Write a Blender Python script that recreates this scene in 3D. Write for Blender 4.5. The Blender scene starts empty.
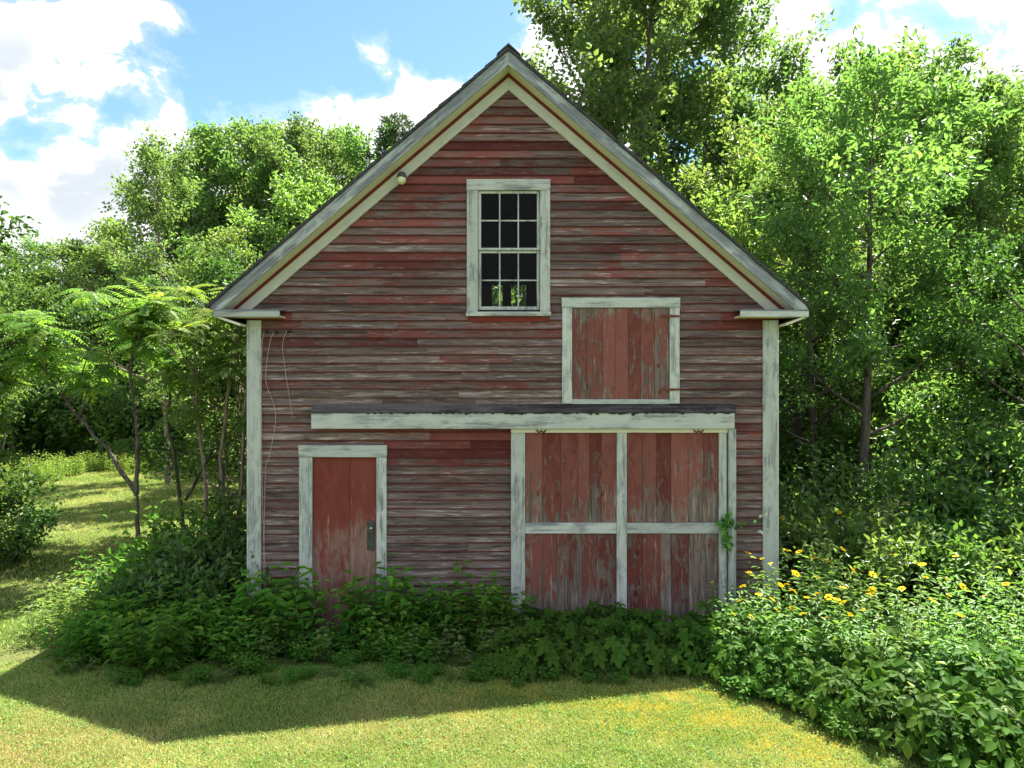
import bpy, math, random
import numpy as np
from mathutils import Vector
R = math.radians
sc = bpy.context.scene
C = sc.collection

# ------------------------------------------------------------------ camera, light, exposure
HC, F, D = 3.3, 723.0, 9.705            # camera height, focal length in pixels, distance to the facade
cam = bpy.data.objects.new('camera', bpy.data.cameras.new('camera'))
C.objects.link(cam)
cam.location = (0, 0, HC)
cam.rotation_euler = (R(90), 0, 0)
cam.data.sensor_width = 36
cam.data.lens = F * 36 / 1024
cam.data.clip_end = 1000
sc.camera = cam

SUNDIR = Vector((0.42, 0.36, 1.0)).normalized()
SUN_EL, SUN_ROT = math.asin(SUNDIR.z), math.atan2(SUNDIR.x, SUNDIR.y)
sun = bpy.data.objects.new('sun', bpy.data.lights.new('sun', 'SUN'))
C.objects.link(sun)
sun.rotation_euler = (-SUNDIR).to_track_quat('-Z', 'Y').to_euler()
sun.data.energy = 5.0
sun.data.angle = R(0.5)
sun.data.color = (1.0, 0.95, 0.86)
SKY_STRENGTH = 0.06
EXPOSURE = 1.92
vs = sc.view_settings
vs.view_transform = 'Standard'; vs.look = 'None'; vs.gamma = 1; vs.use_curve_mapping = False
vs.exposure = EXPOSURE
cy = sc.cycles
cy.use_denoising = True
cy.max_bounces = 10; cy.diffuse_bounces = 8; cy.glossy_bounces = 3; cy.transmission_bounces = 5; cy.transparent_max_bounces = 8
cy.caustics_reflective = False; cy.caustics_refractive = False
cy.sample_clamp_indirect = 6


class NT:
    """small helper round a node tree"""
    def __init__(s, tree):
        s.t = tree; tree.nodes.clear()
    def n(s, kind, ins=None, **props):
        nd = s.t.nodes.new(kind)
        for k, v in props.items(): setattr(nd, k, v)
        for k, v in (ins or {}).items(): s.set(nd.inputs[k], v)
        return nd
    def set(s, sock, v):
        if isinstance(v, bpy.types.NodeSocket): s.t.links.new(v, sock)
        elif isinstance(v, bpy.types.Node): s.t.links.new(v.outputs[0], sock)
        elif isinstance(v, (tuple, list)) and sock.type == 'RGBA' and len(v) == 3: sock.default_value = (*v, 1)
        else: sock.default_value = v
    def math(s, op, a, b=0.0, clamp=False):
        return s.n('ShaderNodeMath', {0: a, 1: b}, operation=op, use_clamp=clamp).outputs[0]
    def mix(s, f, a, b, blend='MIX'):
        nd = s.n('ShaderNodeMix', data_type='RGBA', blend_type=blend)
        s.set(nd.inputs[0], f); s.set(nd.inputs[6], a); s.set(nd.inputs[7], b)
        return nd.outputs[2]
    def ramp(s, x, a, b):
        return s.n('ShaderNodeMapRange', {0: x, 1: a, 2: b, 3: 0.0, 4: 1.0}, interpolation_type='SMOOTHSTEP').outputs[0]
    def noise(s, vec, scale, detail=3.0, rough=0.55, dist=0.0, dims='3D'):
        return s.n('ShaderNodeTexNoise', {'Vector': vec, 'Scale': scale, 'Detail': detail, 'Roughness': rough, 'Distortion': dist}, noise_dimensions=dims).outputs[0]
    def mapping(s, vec, scale=(1, 1, 1), loc=(0, 0, 0)):
        return s.n('ShaderNodeMapping', {'Vector': vec, 'Scale': scale, 'Location': loc}).outputs[0]


world = bpy.data.worlds.new('World'); sc.world = world; world.use_nodes = True
w = NT(world.node_tree)
sky = w.n('ShaderNodeTexSky', sky_type='NISHITA', sun_disc=False, sun_elevation=SUN_EL, sun_rotation=SUN_ROT, altitude=100, air_density=1.0, dust_density=0.6, ozone_density=1.2)
dirv = w.n('ShaderNodeTexCoord').outputs['Generated']
sx = w.n('ShaderNodeSeparateXYZ', {0: dirv})
warp = w.n('ShaderNodeTexNoise', {'Vector': dirv, 'Scale': 5.0, 'Detail': 3.0}).outputs[1]
dw = w.n('ShaderNodeVectorMath', {0: dirv, 1: w.n('ShaderNodeVectorMath', {0: warp, 'Scale': 0.12}, operation='SCALE').outputs[0]}, operation='ADD').outputs[0]
cn = w.noise(w.mapping(dw, (1.0, 1.0, 1.35), (0.31, 0.12, 0.05)), 7.0, 8.0, 0.58)
def blob(cx, cz, r0, amt, sz=1.0):      # a wide thinning or thickening of the cloud cover round one direction
    c = Vector((cx, 1.0, cz)).normalized()
    off = w.n('ShaderNodeVectorMath', {0: dirv, 1: tuple(c)}, operation='SUBTRACT').outputs[0]
    ln = w.n('ShaderNodeVectorMath', {0: w.mapping(off, (1, 1, sz))}, operation='LENGTH').outputs[1]
    return w.math('MULTIPLY', w.ramp(ln, r0, 0.0), amt)
cn = w.math('ADD', w.math('MULTIPLY', w.math('SUBTRACT', cn, 0.5), 1.8), 0.5)
cov = w.math('ADD', cn, w.math('MULTIPLY', w.ramp(sx.outputs[2], 0.62, 0.15), 0.16))
for b in ((-0.22, 0.52, 0.26, -0.30, 1.3), (-0.50, 0.54, 0.30, -0.26), (-0.08, 0.46, 0.12, -0.26), (-0.60, 0.34, 0.30, 0.09), (-0.29, 0.485, 0.055, 0.26), (-0.52, 0.50, 0.09, 0.16), (0.05, 0.49, 0.09, 0.30), (0.62, 0.46, 0.34, 0.16), (0.62, 0.52, 0.16, -0.16), (-0.17, 0.36, 0.14, 0.26), (-0.33, 0.34, 0.18, 0.22)):
    cov = w.math('ADD', cov, blob(*b))
mask = w.ramp(cov, 0.475, 0.56)
wisp = w.math('MULTIPLY', w.ramp(cov, 0.38, 0.56), 0.35)
mask = w.math('MAXIMUM', mask, wisp)
dens = w.noise(w.mapping(dw, (1, 1, 1.7), (1.3, 0.4, 0.6)), 4.0, 4.0, 0.5)
grey = w.math('MULTIPLY', w.ramp(w.math('ADD', dens, blob(-0.62, 0.335, 0.20, 0.30, 1.5)), 0.46, 0.72), w.ramp(cov, 0.54, 0.78))
ccol = w.mix(grey, (6.0, 6.1, 6.2), (3.6, 3.9, 4.25))
skyc = w.mix(1.0, sky, (0.92, 1.12, 1.28), 'MULTIPLY')
col = w.mix(mask, skyc, ccol)
bg = w.n('ShaderNodeBackground', {0: col, 1: SKY_STRENGTH})
w.n('ShaderNodeOutputWorld', {0: bg})

# ------------------------------------------------------------------ materials
def material(name):
    m = bpy.data.materials.new(name); m.use_nodes = True
    return m, NT(m.node_tree)
def finish(t, color, rough=0.8, bump=None, bstr=0.3, bdist=0.01, spec=0.3):
    ins = {'Base Color': color, 'Roughness': rough, 'Specular IOR Level': spec}
    p = t.n('ShaderNodeBsdfPrincipled', ins)
    if bump is not None:
        t.set(p.inputs['Normal'], t.n('ShaderNodeBump', {'Strength': bstr, 'Distance': bdist, 'Height': bump}).outputs[0])
    t.n('ShaderNodeOutputMaterial', {0: p})

def painted_wood(name, paints, woods, dark, axis, base=0.0, knots=False, rot=0.0, soft=0.07, pale=None, sw=0.75, pw=0.95, gain=1.0, fade=(1.0, 0.5), streak_amt=0.55, colvar=0.3):
    """flaking paint over weathered boards; face attributes 'rnd' (one number per board) and 'paint' (how much is left)"""
    m, t = material(name)
    co = t.n('ShaderNodeTexCoord').outputs['Object']
    if rot: co = t.n('ShaderNodeMapping', {'Vector': co, 'Rotation': (0, rot, 0)}).outputs[0]
    rnd = t.n('ShaderNodeAttribute', attribute_name='rnd').outputs['Fac']
    pa = t.n('ShaderNodeAttribute', attribute_name='paint').outputs['Fac']
    off = t.n('ShaderNodeCombineXYZ', {0: t.math('MULTIPLY', rnd, 37.0), 1: t.math('MULTIPLY', rnd, 19.0), 2: t.math('MULTIPLY', rnd, 53.0)})
    v = t.n('ShaderNodeVectorMath', {0: co, 1: off}, operation='ADD').outputs[0]
    sL, sS = (1.0, 16.0), (2.4, 70.0)
    def st(a):
        return {'x': (a[0], a[1], a[1]), 'z': (a[1], a[1], a[0])}[axis]
    grain = t.noise(t.mapping(v, st(sS)), 1.0, 5.0, 0.65)
    streak = t.noise(t.mapping(v, st(sL)), 1.0, 5.0, 0.62, 0.4)
    patch = t.noise(t.mapping(v, {'x': (2.2, 6, 6), 'z': (9, 9, 3.6)}[axis]), 1.0, 7.0, 0.68, 0.6)
    big = t.noise(co, 0.9, 4.0, 0.6)
    score = t.math('ADD', t.math('MULTIPLY', streak, sw), t.math('MULTIPLY', patch, pw))
    score = t.math('ADD', score, t.math('MULTIPLY', t.math('SUBTRACT', big, 0.5), 0.55))
    score = t.math('ADD', score, t.math('MULTIPLY', t.math('SUBTRACT', grain, 0.5), 0.35))
    score = t.math('ADD', score, t.math('MULTIPLY', t.math('SUBTRACT', pa, 0.5), gain))
    kn = None
    if knots:
        vo = t.n('ShaderNodeTexVoronoi', {'Vector': t.mapping(v, (5.0, 5.0, 3.0)), 'Scale': 1.0, 'Randomness': 1.0}).outputs[0]
        kn = t.ramp(t.math('ADD', vo, t.math('ADD', t.math('MULTIPLY', patch, 0.34), t.math('MULTIPLY', streak, 0.25))), 0.50, 0.24)
        score = t.math('ADD', score, t.math('MULTIPLY', kn, 0.35))
    mk = t.ramp(score, 0.85 + base - soft, 0.85 + base + soft)
    wood = t.mix(streak, woods[0], woods[1])
    wood = t.mix(t.ramp(grain, 0.52, 0.30), wood, dark)
    wood = t.mix(t.math('MULTIPLY', t.ramp(streak, 0.46, 0.30), streak_amt), wood, dark)
    paint = t.mix(t.ramp(t.math('ADD', patch, t.math('MULTIPLY', rnd, colvar)), 0.40, 0.85), paints[0], paints[1])
    paint = t.mix(t.math('MULTIPLY', t.ramp(grain, 0.45, 0.28), 0.5), paint, dark)
    if kn is not None: paint = t.mix(t.math('MULTIPLY', kn, 0.65), paint, tuple(c * 0.45 for c in paints[0]))
    c = t.mix(mk, wood, paint)
    if pale:
        fl_ = t.noise(t.mapping(v, {'x': (3.0, 30, 30), 'z': (30, 30, 3.0)}[axis]), 1.0, 4.0, 0.7)
        c = t.mix(t.math('MULTIPLY', t.ramp(t.math('ADD', t.math('ADD', fl_, t.math('MULTIPLY', t.math('SUBTRACT', 0.4, pa), 0.22)), t.math('MULTIPLY', t.math('SUBTRACT', streak, 0.5), 0.5)), 0.54, 0.74), pale[1]), c, pale[0])
    val = t.math('ADD', fade[1], t.math('MULTIPLY', rnd, 2 * (fade[0] - fade[1])))
    hsv = t.n('ShaderNodeHueSaturation', {'Value': val, 'Color': c}).outputs[0]
    h = t.math('ADD', t.math('MULTIPLY', grain, 0.5), t.math('MULTIPLY', mk, 0.6))
    finish(t, hsv, 0.85, h, 0.5, 0.004, 0.25)
    return m

RED, RED2 = (0.115, 0.020, 0.017), (0.18, 0.056, 0.049)
M = {}
M['siding'] = painted_wood('red_siding', (RED, RED2), ((0.105, 0.068, 0.060), (0.205, 0.160, 0.148)), (0.026, 0.017, 0.016), 'x', base=0.026, fade=(0.92, 0.60), soft=0.13, pale=((0.37, 0.315, 0.295), 0.8))
M['planks'] = painted_wood('red_planks', ((0.135, 0.026, 0.021), (0.21, 0.075, 0.060)), ((0.13, 0.095, 0.078), (0.25, 0.205, 0.175)), (0.045, 0.03, 0.026), 'z', base=0.17, knots=True, fade=(0.90, 0.74), gain=0.75, soft=0.09, sw=0.62, pw=1.55, pale=((0.38, 0.31, 0.27), 0.75))
M['leaf_door'] = painted_wood('red_door', ((0.155, 0.024, 0.017), (0.20, 0.05, 0.036)), ((0.19, 0.095, 0.075), (0.34, 0.23, 0.19)), (0.12, 0.055, 0.045), 'z', base=0.0, fade=(0.93, 0.88), gain=1.2, streak_amt=0.15, soft=0.15, pale=((0.42, 0.28, 0.23), 0.7), sw=0.6, pw=1.15)
WHITE, WHITE2 = (0.43, 0.46, 0.43), (0.50, 0.53, 0.495)
M['trim_x'] = painted_wood('white_trim_level', (WHITE, WHITE2), ((0.22, 0.24, 0.235), (0.36, 0.385, 0.375)), (0.15, 0.155, 0.15), 'x', base=-0.07, soft=0.12, fade=(0.98, 0.86), colvar=0.1)
M['trim_z'] = painted_wood('white_trim_upright', (WHITE, WHITE2), ((0.22, 0.24, 0.235), (0.36, 0.385, 0.375)), (0.15, 0.155, 0.15), 'z', base=-0.07, soft=0.12, fade=(0.98, 0.86), colvar=0.1)
M['cream'] = painted_wood('cream_soffit', ((0.62, 0.60, 0.49), (0.68, 0.66, 0.55)), ((0.50, 0.48, 0.38), (0.6, 0.58, 0.48)), (0.22, 0.2, 0.15), 'x', base=-0.25, fade=(0.98, 0.9), colvar=0.1)
for s_, nm_ in ((-1, 'L'), (1, 'R')):
    M['fascia' + nm_] = painted_wood('weathered_fascia', ((0.36, 0.39, 0.40), (0.46, 0.49, 0.48)), ((0.16, 0.185, 0.205), (0.28, 0.31, 0.335)), (0.09, 0.10, 0.115), 'x', base=0.04, soft=0.12, rot=-s_ * 0.7073, fade=(0.98, 0.95), colvar=0.1)
    M['frieze' + nm_] = painted_wood('cream_white_frieze', ((0.45, 0.465, 0.42), (0.52, 0.53, 0.48)), ((0.32, 0.33, 0.30), (0.42, 0.43, 0.39)), (0.2, 0.2, 0.18), 'x', base=-0.2, soft=0.12, rot=-s_ * 0.7073, fade=(0.98, 0.95), colvar=0.1)
M['fascia'] = painted_wood('weathered_cap', ((0.36, 0.39, 0.40), (0.46, 0.49, 0.48)), ((0.16, 0.185, 0.205), (0.28, 0.31, 0.335)), (0.09, 0.10, 0.115), 'x', base=0.04, soft=0.12, fade=(0.98, 0.9), colvar=0.1)
M['cap'] = painted_wood('tar_strip', ((0.018, 0.017, 0.016), (0.035, 0.033, 0.03)), ((0.06, 0.055, 0.05), (0.20, 0.185, 0.17)), (0.014, 0.013, 0.012), 'x', base=0.0, soft=0.12, fade=(0.9, 0.85))
M['redtrim'] = painted_wood('red_strip', ((0.14, 0.020, 0.016), (0.19, 0.035, 0.028)), ((0.12, 0.06, 0.05), (0.16, 0.09, 0.08)), (0.05, 0.02, 0.02), 'x', base=-0.3, fade=(0.95, 0.85))
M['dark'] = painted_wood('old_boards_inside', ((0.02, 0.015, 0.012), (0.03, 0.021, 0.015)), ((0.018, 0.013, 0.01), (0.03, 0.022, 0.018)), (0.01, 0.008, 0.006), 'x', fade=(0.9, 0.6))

def simple(name, c0, c1, scale, rough=0.8, bstr=0.4, bdist=0.01, spec=0.3, metallic=0.0):
    m, t = material(name)
    co = t.n('ShaderNodeTexCoord').outputs['Object']
    nz = t.noise(co, scale, 5.0, 0.65)
    finish(t, t.mix(t.ramp(nz, 0.35, 0.65), c0, c1), rough, nz, bstr, bdist, spec)
    if metallic: [setattr(n.inputs['Metallic'], 'default_value', metallic) for n in m.node_tree.nodes if n.type == 'BSDF_PRINCIPLED']
    return m
M['shingle'] = simple('asphalt_shingles', (0.025, 0.026, 0.028), (0.07, 0.07, 0.072), 30, 0.9)
M['rust'] = simple('rusty_iron', (0.11, 0.028, 0.02), (0.17, 0.06, 0.035), 40, 0.8)
M['iron'] = simple('dark_iron', (0.035, 0.045, 0.04), (0.09, 0.10, 0.09), 30, 0.5, metallic=0.5)
M['steel'] = simple('bare_steel', (0.45, 0.46, 0.46), (0.6, 0.6, 0.6), 30, 0.35, metallic=0.7)
M['wire'] = simple('old_cable', (0.34, 0.22, 0.17), (0.46, 0.33, 0.27), 14, 0.7)
M['black'] = simple('black_porcelain', (0.015, 0.015, 0.015), (0.03, 0.03, 0.03), 30, 0.4)
M['globe'] = simple('cream_glass', (0.55, 0.55, 0.36), (0.62, 0.62, 0.42), 8, 0.25, bstr=0.05, spec=0.5)
m, t = material('window_glass')
lw = t.n('ShaderNodeFresnel', {'IOR': 1.28})
tr = t.n('ShaderNodeBsdfTransparent', {0: (0.72, 0.76, 0.72)})
wav = t.noise(t.n('ShaderNodeTexCoord').outputs['Object'], 4.0, 3.0)
gl = t.n('ShaderNodeBsdfGlossy', {0: (0.3, 0.32, 0.33), 'Roughness': 0.03, 'Normal': t.n('ShaderNodeBump', {'Strength': 0.15, 'Distance': 0.02, 'Height': wav})})
t.n('ShaderNodeOutputMaterial', {0: t.n('ShaderNodeMixShader', {0: lw, 1: tr, 2: gl})})
M['glass'] = m

def bark(name, c0, c1):
    m, t = material(name)
    co = t.n('ShaderNodeTexCoord').outputs['Object']
    nz = t.noise(t.mapping(co, (12, 12, 3)), 1.0, 6.0, 0.7)
    finish(t, t.mix(t.ramp(nz, 0.35, 0.65), c0, c1), 0.9, nz, 0.8, 0.02)
    return m
M['bark'] = bark('grey_bark', (0.045, 0.036, 0.028), (0.14, 0.12, 0.10))
M['bark_pale'] = bark('pale_bark', (0.12, 0.085, 0.06), (0.28, 0.22, 0.17))
M['stem'] = bark('green_stem', (0.05, 0.08, 0.02), (0.10, 0.12, 0.045))

def leafmat(name, ca, cb, cyel, trans=0.45, tcol=None, rough=0.42, spec=0.5, yel=0.08):
    """ca..cb: leaf colours; the face attribute 'tint' picks one per leaf, the object's random number shifts the whole plant"""
    m, t = material(name)
    ti = t.n('ShaderNodeAttribute', attribute_name='tint').outputs['Fac']
    oi = t.n('ShaderNodeObjectInfo').outputs['Random']
    c = t.mix(ti, ca, cb)
    c = t.mix(t.ramp(ti, 1.0 - yel * 2, 1.0), c, cyel)
    c = t.n('ShaderNodeHueSaturation', {'Hue': t.math('ADD', 0.488, t.math('MULTIPLY', oi, 0.024)), 'Value': t.math('ADD', 0.86, t.math('MULTIPLY', oi, 0.28)), 'Color': c}).outputs[0]
    p = t.n('ShaderNodeBsdfPrincipled', {'Base Color': c, 'Roughness': rough, 'Specular IOR Level': spec * 0.55})
    tc = t.mix(1.0, c, tcol or (1.75, 1.70, 0.85), 'MULTIPLY')
    tl = t.n('ShaderNodeBsdfTranslucent', {0: tc})
    t.n('ShaderNodeOutputMaterial', {0: t.n('ShaderNodeMixShader', {0: trans, 1: p, 2: tl})})
    return m
M['lf_maple'] = leafmat('maple_leaves', (0.080, 0.145, 0.054), (0.149, 0.233, 0.079), (0.237, 0.292, 0.096), 0.55)
M['lf_ash'] = leafmat('ash_leaves', (0.075, 0.158, 0.052), (0.141, 0.240, 0.074), (0.250, 0.300, 0.083), 0.58, rough=0.34, spec=0.9)
M['lf_light'] = leafmat('light_leaves', (0.097, 0.181, 0.054), (0.177, 0.268, 0.078), (0.290, 0.319, 0.096), 0.58, rough=0.36, spec=0.8)
M['lf_dark'] = leafmat('dark_leaves', (0.046, 0.107, 0.029), (0.084, 0.170, 0.042), (0.145, 0.227, 0.049), 0.4)
M['lf_sumac'] = leafmat('sumac_leaves', (0.100, 0.200, 0.040), (0.171, 0.285, 0.057), (0.343, 0.386, 0.061), 0.58, yel=0.12)
M['lf_pine'] = leafmat('pine_needles', (0.041, 0.084, 0.035), (0.074, 0.128, 0.049), (0.108, 0.162, 0.054), 0.2, rough=0.5)
M['lf_herb'] = leafmat('herb_leaves', (0.031, 0.120, 0.014), (0.119, 0.276, 0.036), (0.250, 0.396, 0.060), 0.45, rough=0.5, spec=0.3)
M['lf_creeper'] = leafmat('creeper_leaves', (0.024, 0.070, 0.010), (0.085, 0.180, 0.020), (0.19, 0.29, 0.04), 0.45, rough=0.55, spec=0.22)
M['lf_aster'] = leafmat('sunflower_leaves', (0.073, 0.176, 0.040), (0.138, 0.252, 0.059), (0.227, 0.336, 0.066), 0.4)
M['lf_weed'] = leafmat('weed_leaves', (0.130, 0.221, 0.046), (0.208, 0.299, 0.065), (0.338, 0.364, 0.091), 0.45)
M['lf_clover'] = leafmat('clover_leaves', (0.07, 0.16, 0.03), (0.15, 0.27, 0.06), (0.30, 0.36, 0.12), 0.3, spec=0.25, rough=0.5)
M['petal'] = leafmat('yellow_petals', (0.82, 0.60, 0.008), (0.88, 0.68, 0.012), (0.9, 0.72, 0.02), 0.3, (1.1, 1.0, 0.6), 0.6, 0.2)
M['disk'] = simple('flower_disk', (0.42, 0.20, 0.012), (0.55, 0.30, 0.02), 200, 0.9)
M['white_petal'] = leafmat('sunlit_pale_leaves', (0.42, 0.5, 0.34), (0.6, 0.66, 0.5), (0.6, 0.66, 0.5), 0.3, (1, 1, 1))  # greenish white puts sunlight into the colour of a few vine leaves
M['violet'] = leafmat('violet_petals', (0.20, 0.18, 0.42), (0.28, 0.25, 0.5), (0.3, 0.28, 0.55), 0.3, (1, 1, 1))

def lawn_color(t):
    co = t.n('ShaderNodeNewGeometry').outputs['Position']
    a = t.noise(co, 0.55, 4.0, 0.6, 0.5); b = t.noise(co, 2.6, 4.0, 0.65); c = t.noise(co, 14.0, 3.0, 0.6)
    k = t.math('ADD', t.math('ADD', t.math('MULTIPLY', a, 0.9), t.math('MULTIPLY', b, 0.55)), t.math('MULTIPLY', c, 0.25))
    sp = t.n('ShaderNodeSeparateXYZ', {0: co})
    # a mossy yellow patch along the right-hand bed and a worn patch near the left
    def spot(x, y, r, sx_=1.0):
        d = t.n('ShaderNodeVectorMath', {0: t.mapping(t.n('ShaderNodeVectorMath', {0: co, 1: (x, y, 0)}, operation='SUBTRACT').outputs[0], (sx_, 1, 0))}, operation='LENGTH').outputs[1]
        return t.ramp(d, r, 0.0)
    moss = t.math('MAXIMUM', spot(1.7, 7.35, 1.0, 0.55), spot(2.55, 6.65, 0.8, 0.9))
    moss = t.math('MULTIPLY', t.math('MAXIMUM', moss, t.math('MULTIPLY', spot(0.2, 7.6, 0.9, 0.5), 0.6)), t.math('MULTIPLY', 1.15, t.ramp(t.math('ADD', b, t.math('MULTIPLY', c, 0.6)), 0.62, 0.95)))
    dry = t.math('MAXIMUM', spot(-4.6, 6.5, 1.3, 0.6), t.math('MULTIPLY', spot(-1.0, 6.9, 1.0, 0.4), 0.5))
    return k, moss, dry
m, t = material('lawn_soil')
k, moss, dry = lawn_color(t)
g = t.mix(t.ramp(k, 0.62, 1.05), (0.075, 0.13, 0.022), (0.17, 0.19, 0.06))
g = t.mix(t.math('MULTIPLY', moss, 0.8), g, (0.32, 0.25, 0.03))
g = t.mix(t.math('MULTIPLY', dry, 0.7), g, (0.30, 0.22, 0.10))
nz = t.noise(t.n('ShaderNodeNewGeometry').outputs['Position'], 45.0, 4.0, 0.7)
g = t.mix(t.ramp(nz, 0.6, 0.3), g, (0.05, 0.05, 0.018))
finish(t, g, 0.95, nz, 0.9, 0.03, 0.1)
M['lawn'] = m
m, t = material('grass_blades')
k, moss, dry = lawn_color(t)
ti = t.n('ShaderNodeAttribute', attribute_name='tint').outputs['Fac']
g = t.mix(ti, (0.11, 0.205, 0.032), (0.42, 0.53, 0.15))
g = t.mix(t.ramp(k, 0.72, 1.10), g, (0.50, 0.49, 0.19))
g = t.mix(t.math('MULTIPLY', moss, t.math('ADD', 0.35, t.math('MULTIPLY', ti, 0.6))), g, (0.52, 0.43, 0.05))
g = t.mix(t.math('MULTIPLY', dry, t.math('MULTIPLY', ti, 1.0)), g, (0.48, 0.37, 0.17))
p = t.n('ShaderNodeBsdfPrincipled', {'Base Color': g, 'Roughness': 0.55, 'Specular IOR Level': 0.35})
tl = t.n('ShaderNodeBsdfTranslucent', {0: t.mix(1.0, g, (1.4, 1.4, 0.6), 'MULTIPLY')})
t.n('ShaderNodeOutputMaterial', {0: t.n('ShaderNodeMixShader', {0: 0.35, 1: p, 2: tl})})
M['grass'] = m

# ------------------------------------------------------------------ object helpers
def link(name, data, parent=None):
    o = bpy.data.objects.new(name, data); C.objects.link(o)
    if parent is not None: o.parent = parent
    return o
def tag(o, label=None, cat=None, group=None, kind=None):
    if label: o['label'] = label
    if cat: o['category'] = cat
    if group: o['group'] = group
    if kind: o['kind'] = kind
    return o
def thing(name, label, cat, loc=(0, 0, 0), rz=0.0, group=None, scale=1.0):
    o = link(name, None); o.location = loc; o.rotation_euler = (0, 0, rz)
    o.scale = (scale,) * 3 if not isinstance(scale, tuple) else scale
    o.empty_display_size = 0.2
    return tag(o, label, cat, group)

class MB:
    """collects shapes into ONE mesh, with the per-face numbers 'rnd' and 'paint'"""
    def __init__(s): s.v = []; s.f = []; s.r = []; s.p = []; s.mi = []
    def add(s, vs, fs, rnd=None, paint=0.5, mi=0):
        o = len(s.v); s.v += [tuple(q) for q in vs]
        rnd = random.random() if rnd is None else rnd
        for f in fs:
            s.f.append(tuple(o + i for i in f)); s.r.append(rnd); s.p.append(paint); s.mi.append(mi)
    def box(s, x0, x1, y0, y1, z0, z1, rnd=None, paint=0.5, mi=0):
        s.add([(x0, y0, z0), (x1, y0, z0), (x1, y1, z0), (x0, y1, z0), (x0, y0, z1), (x1, y0, z1), (x1, y1, z1), (x0, y1, z1)],
              [(0, 1, 5, 4), (1, 2, 6, 5), (2, 3, 7, 6), (3, 0, 4, 7), (4, 5, 6, 7), (3, 2, 1, 0)], rnd, paint, mi)
    def prism(s, pts, y0, y1, rnd=None, paint=0.5, mi=0):       # outline in x,z pushed through y
        n = len(pts)
        s.add([(x, y0, z) for x, z in pts] + [(x, y1, z) for x, z in pts],
              [tuple(range(n)), tuple(range(2 * n - 1, n - 1, -1))] + [((i + 1) % n, i, n + i, n + (i + 1) % n) for i in range(n)], rnd, paint, mi)
    def tube(s, pts, rad, n=6, rnd=None, paint=0.5, mi=0):
        vs, fs = tube_arrays(pts, rad, n)
        s.add(vs, fs, rnd, paint, mi)
    def lathe(s, prof, center, n=20, axis='z', mi=0):
        vs = []; fs = []
        for r_, h in prof:
            for k in range(n):
                a = 2 * math.pi * k / n
                if axis == 'z': vs.append((center[0] + r_ * math.cos(a), center[1] + r_ * math.sin(a), center[2] + h))
                else: vs.append((center[0] + r_ * math.cos(a), center[1] + h, center[2] + r_ * math.sin(a)))
        for i in range(len(prof) - 1):
            for k in range(n):
                a, b = i * n + k, i * n + (k + 1) % n
                fs.append((a, b, b + n, a + n))
        s.add(vs, fs, mi=mi)
    def build(s, name, mats, parent=None, bevel=0.0, smooth=False):
        me = bpy.data.meshes.new(name)
        me.from_pydata(s.v, [], s.f)
        mats = mats if isinstance(mats, (list, tuple)) else [mats]
        for mm in mats: me.materials.append(mm)
        for nm, vals in (('rnd', s.r), ('paint', s.p)):
            a = me.attributes.new(nm, 'FLOAT', 'FACE'); a.data.foreach_set('value', vals)
        if len(mats) > 1: me.polygons.foreach_set('material_index', s.mi)
        if smooth: me.polygons.foreach_set('use_smooth', [True] * len(s.f))
        o = link(name, me, parent)
        if bevel:
            b = o.modifiers.new('bevel', 'BEVEL'); b.width = bevel; b.segments = 1; b.limit_method = 'ANGLE'
        return o

def tube_arrays(pts, rad, n=6):
    pts = [Vector(p) for p in pts]; vs = []; fs = []
    up = Vector((0.31, 0.2, 0.93))
    for i, p in enumerate(pts):
        d = (pts[min(i + 1, len(pts) - 1)] - pts[max(i - 1, 0)]).normalized()
        u = d.cross(up)
        if u.length < 0.1: u = d.cross(Vector((1, 0, 0)))
        u.normalize(); vv = d.cross(u)
        for k in range(n):
            a = 2 * math.pi * k / n
            vs.append(p + (u * math.cos(a) + vv * math.sin(a)) * rad[i])
    for i in range(len(pts) - 1):
        for k in range(n):
            a, b = i * n + k, i * n + (k + 1) % n
            fs.append((a, b, b + n, a + n))
    return vs, fs

def nmesh(name, V, size, tint, mat, idx=None):
    """fast mesh from numpy: V (n,3) vertices, faces of constant size"""
    me = bpy.data.meshes.new(name)
    V = np.ascontiguousarray(V, np.float32).reshape(-1, 3)
    if idx is None: idx = np.arange(len(V), dtype=np.int32).reshape(-1, size)
    nf = len(idx)
    me.vertices.add(len(V)); me.vertices.foreach_set('co', V.ravel())
    me.loops.add(nf * size); me.loops.foreach_set('vertex_index', np.ascontiguousarray(idx, np.int32).ravel())
    me.polygons.add(nf); me.polygons.foreach_set('loop_start', np.arange(nf, dtype=np.int32) * size)
    a = me.attributes.new('tint', 'FLOAT', 'FACE'); a.data.foreach_set('value', np.ascontiguousarray(tint, np.float32))
    me.materials.append(mat)
    me.update(calc_edges=True)
    return me
def norm(a): return a / np.maximum(np.linalg.norm(a, axis=-1, keepdims=True), 1e-6)

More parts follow.
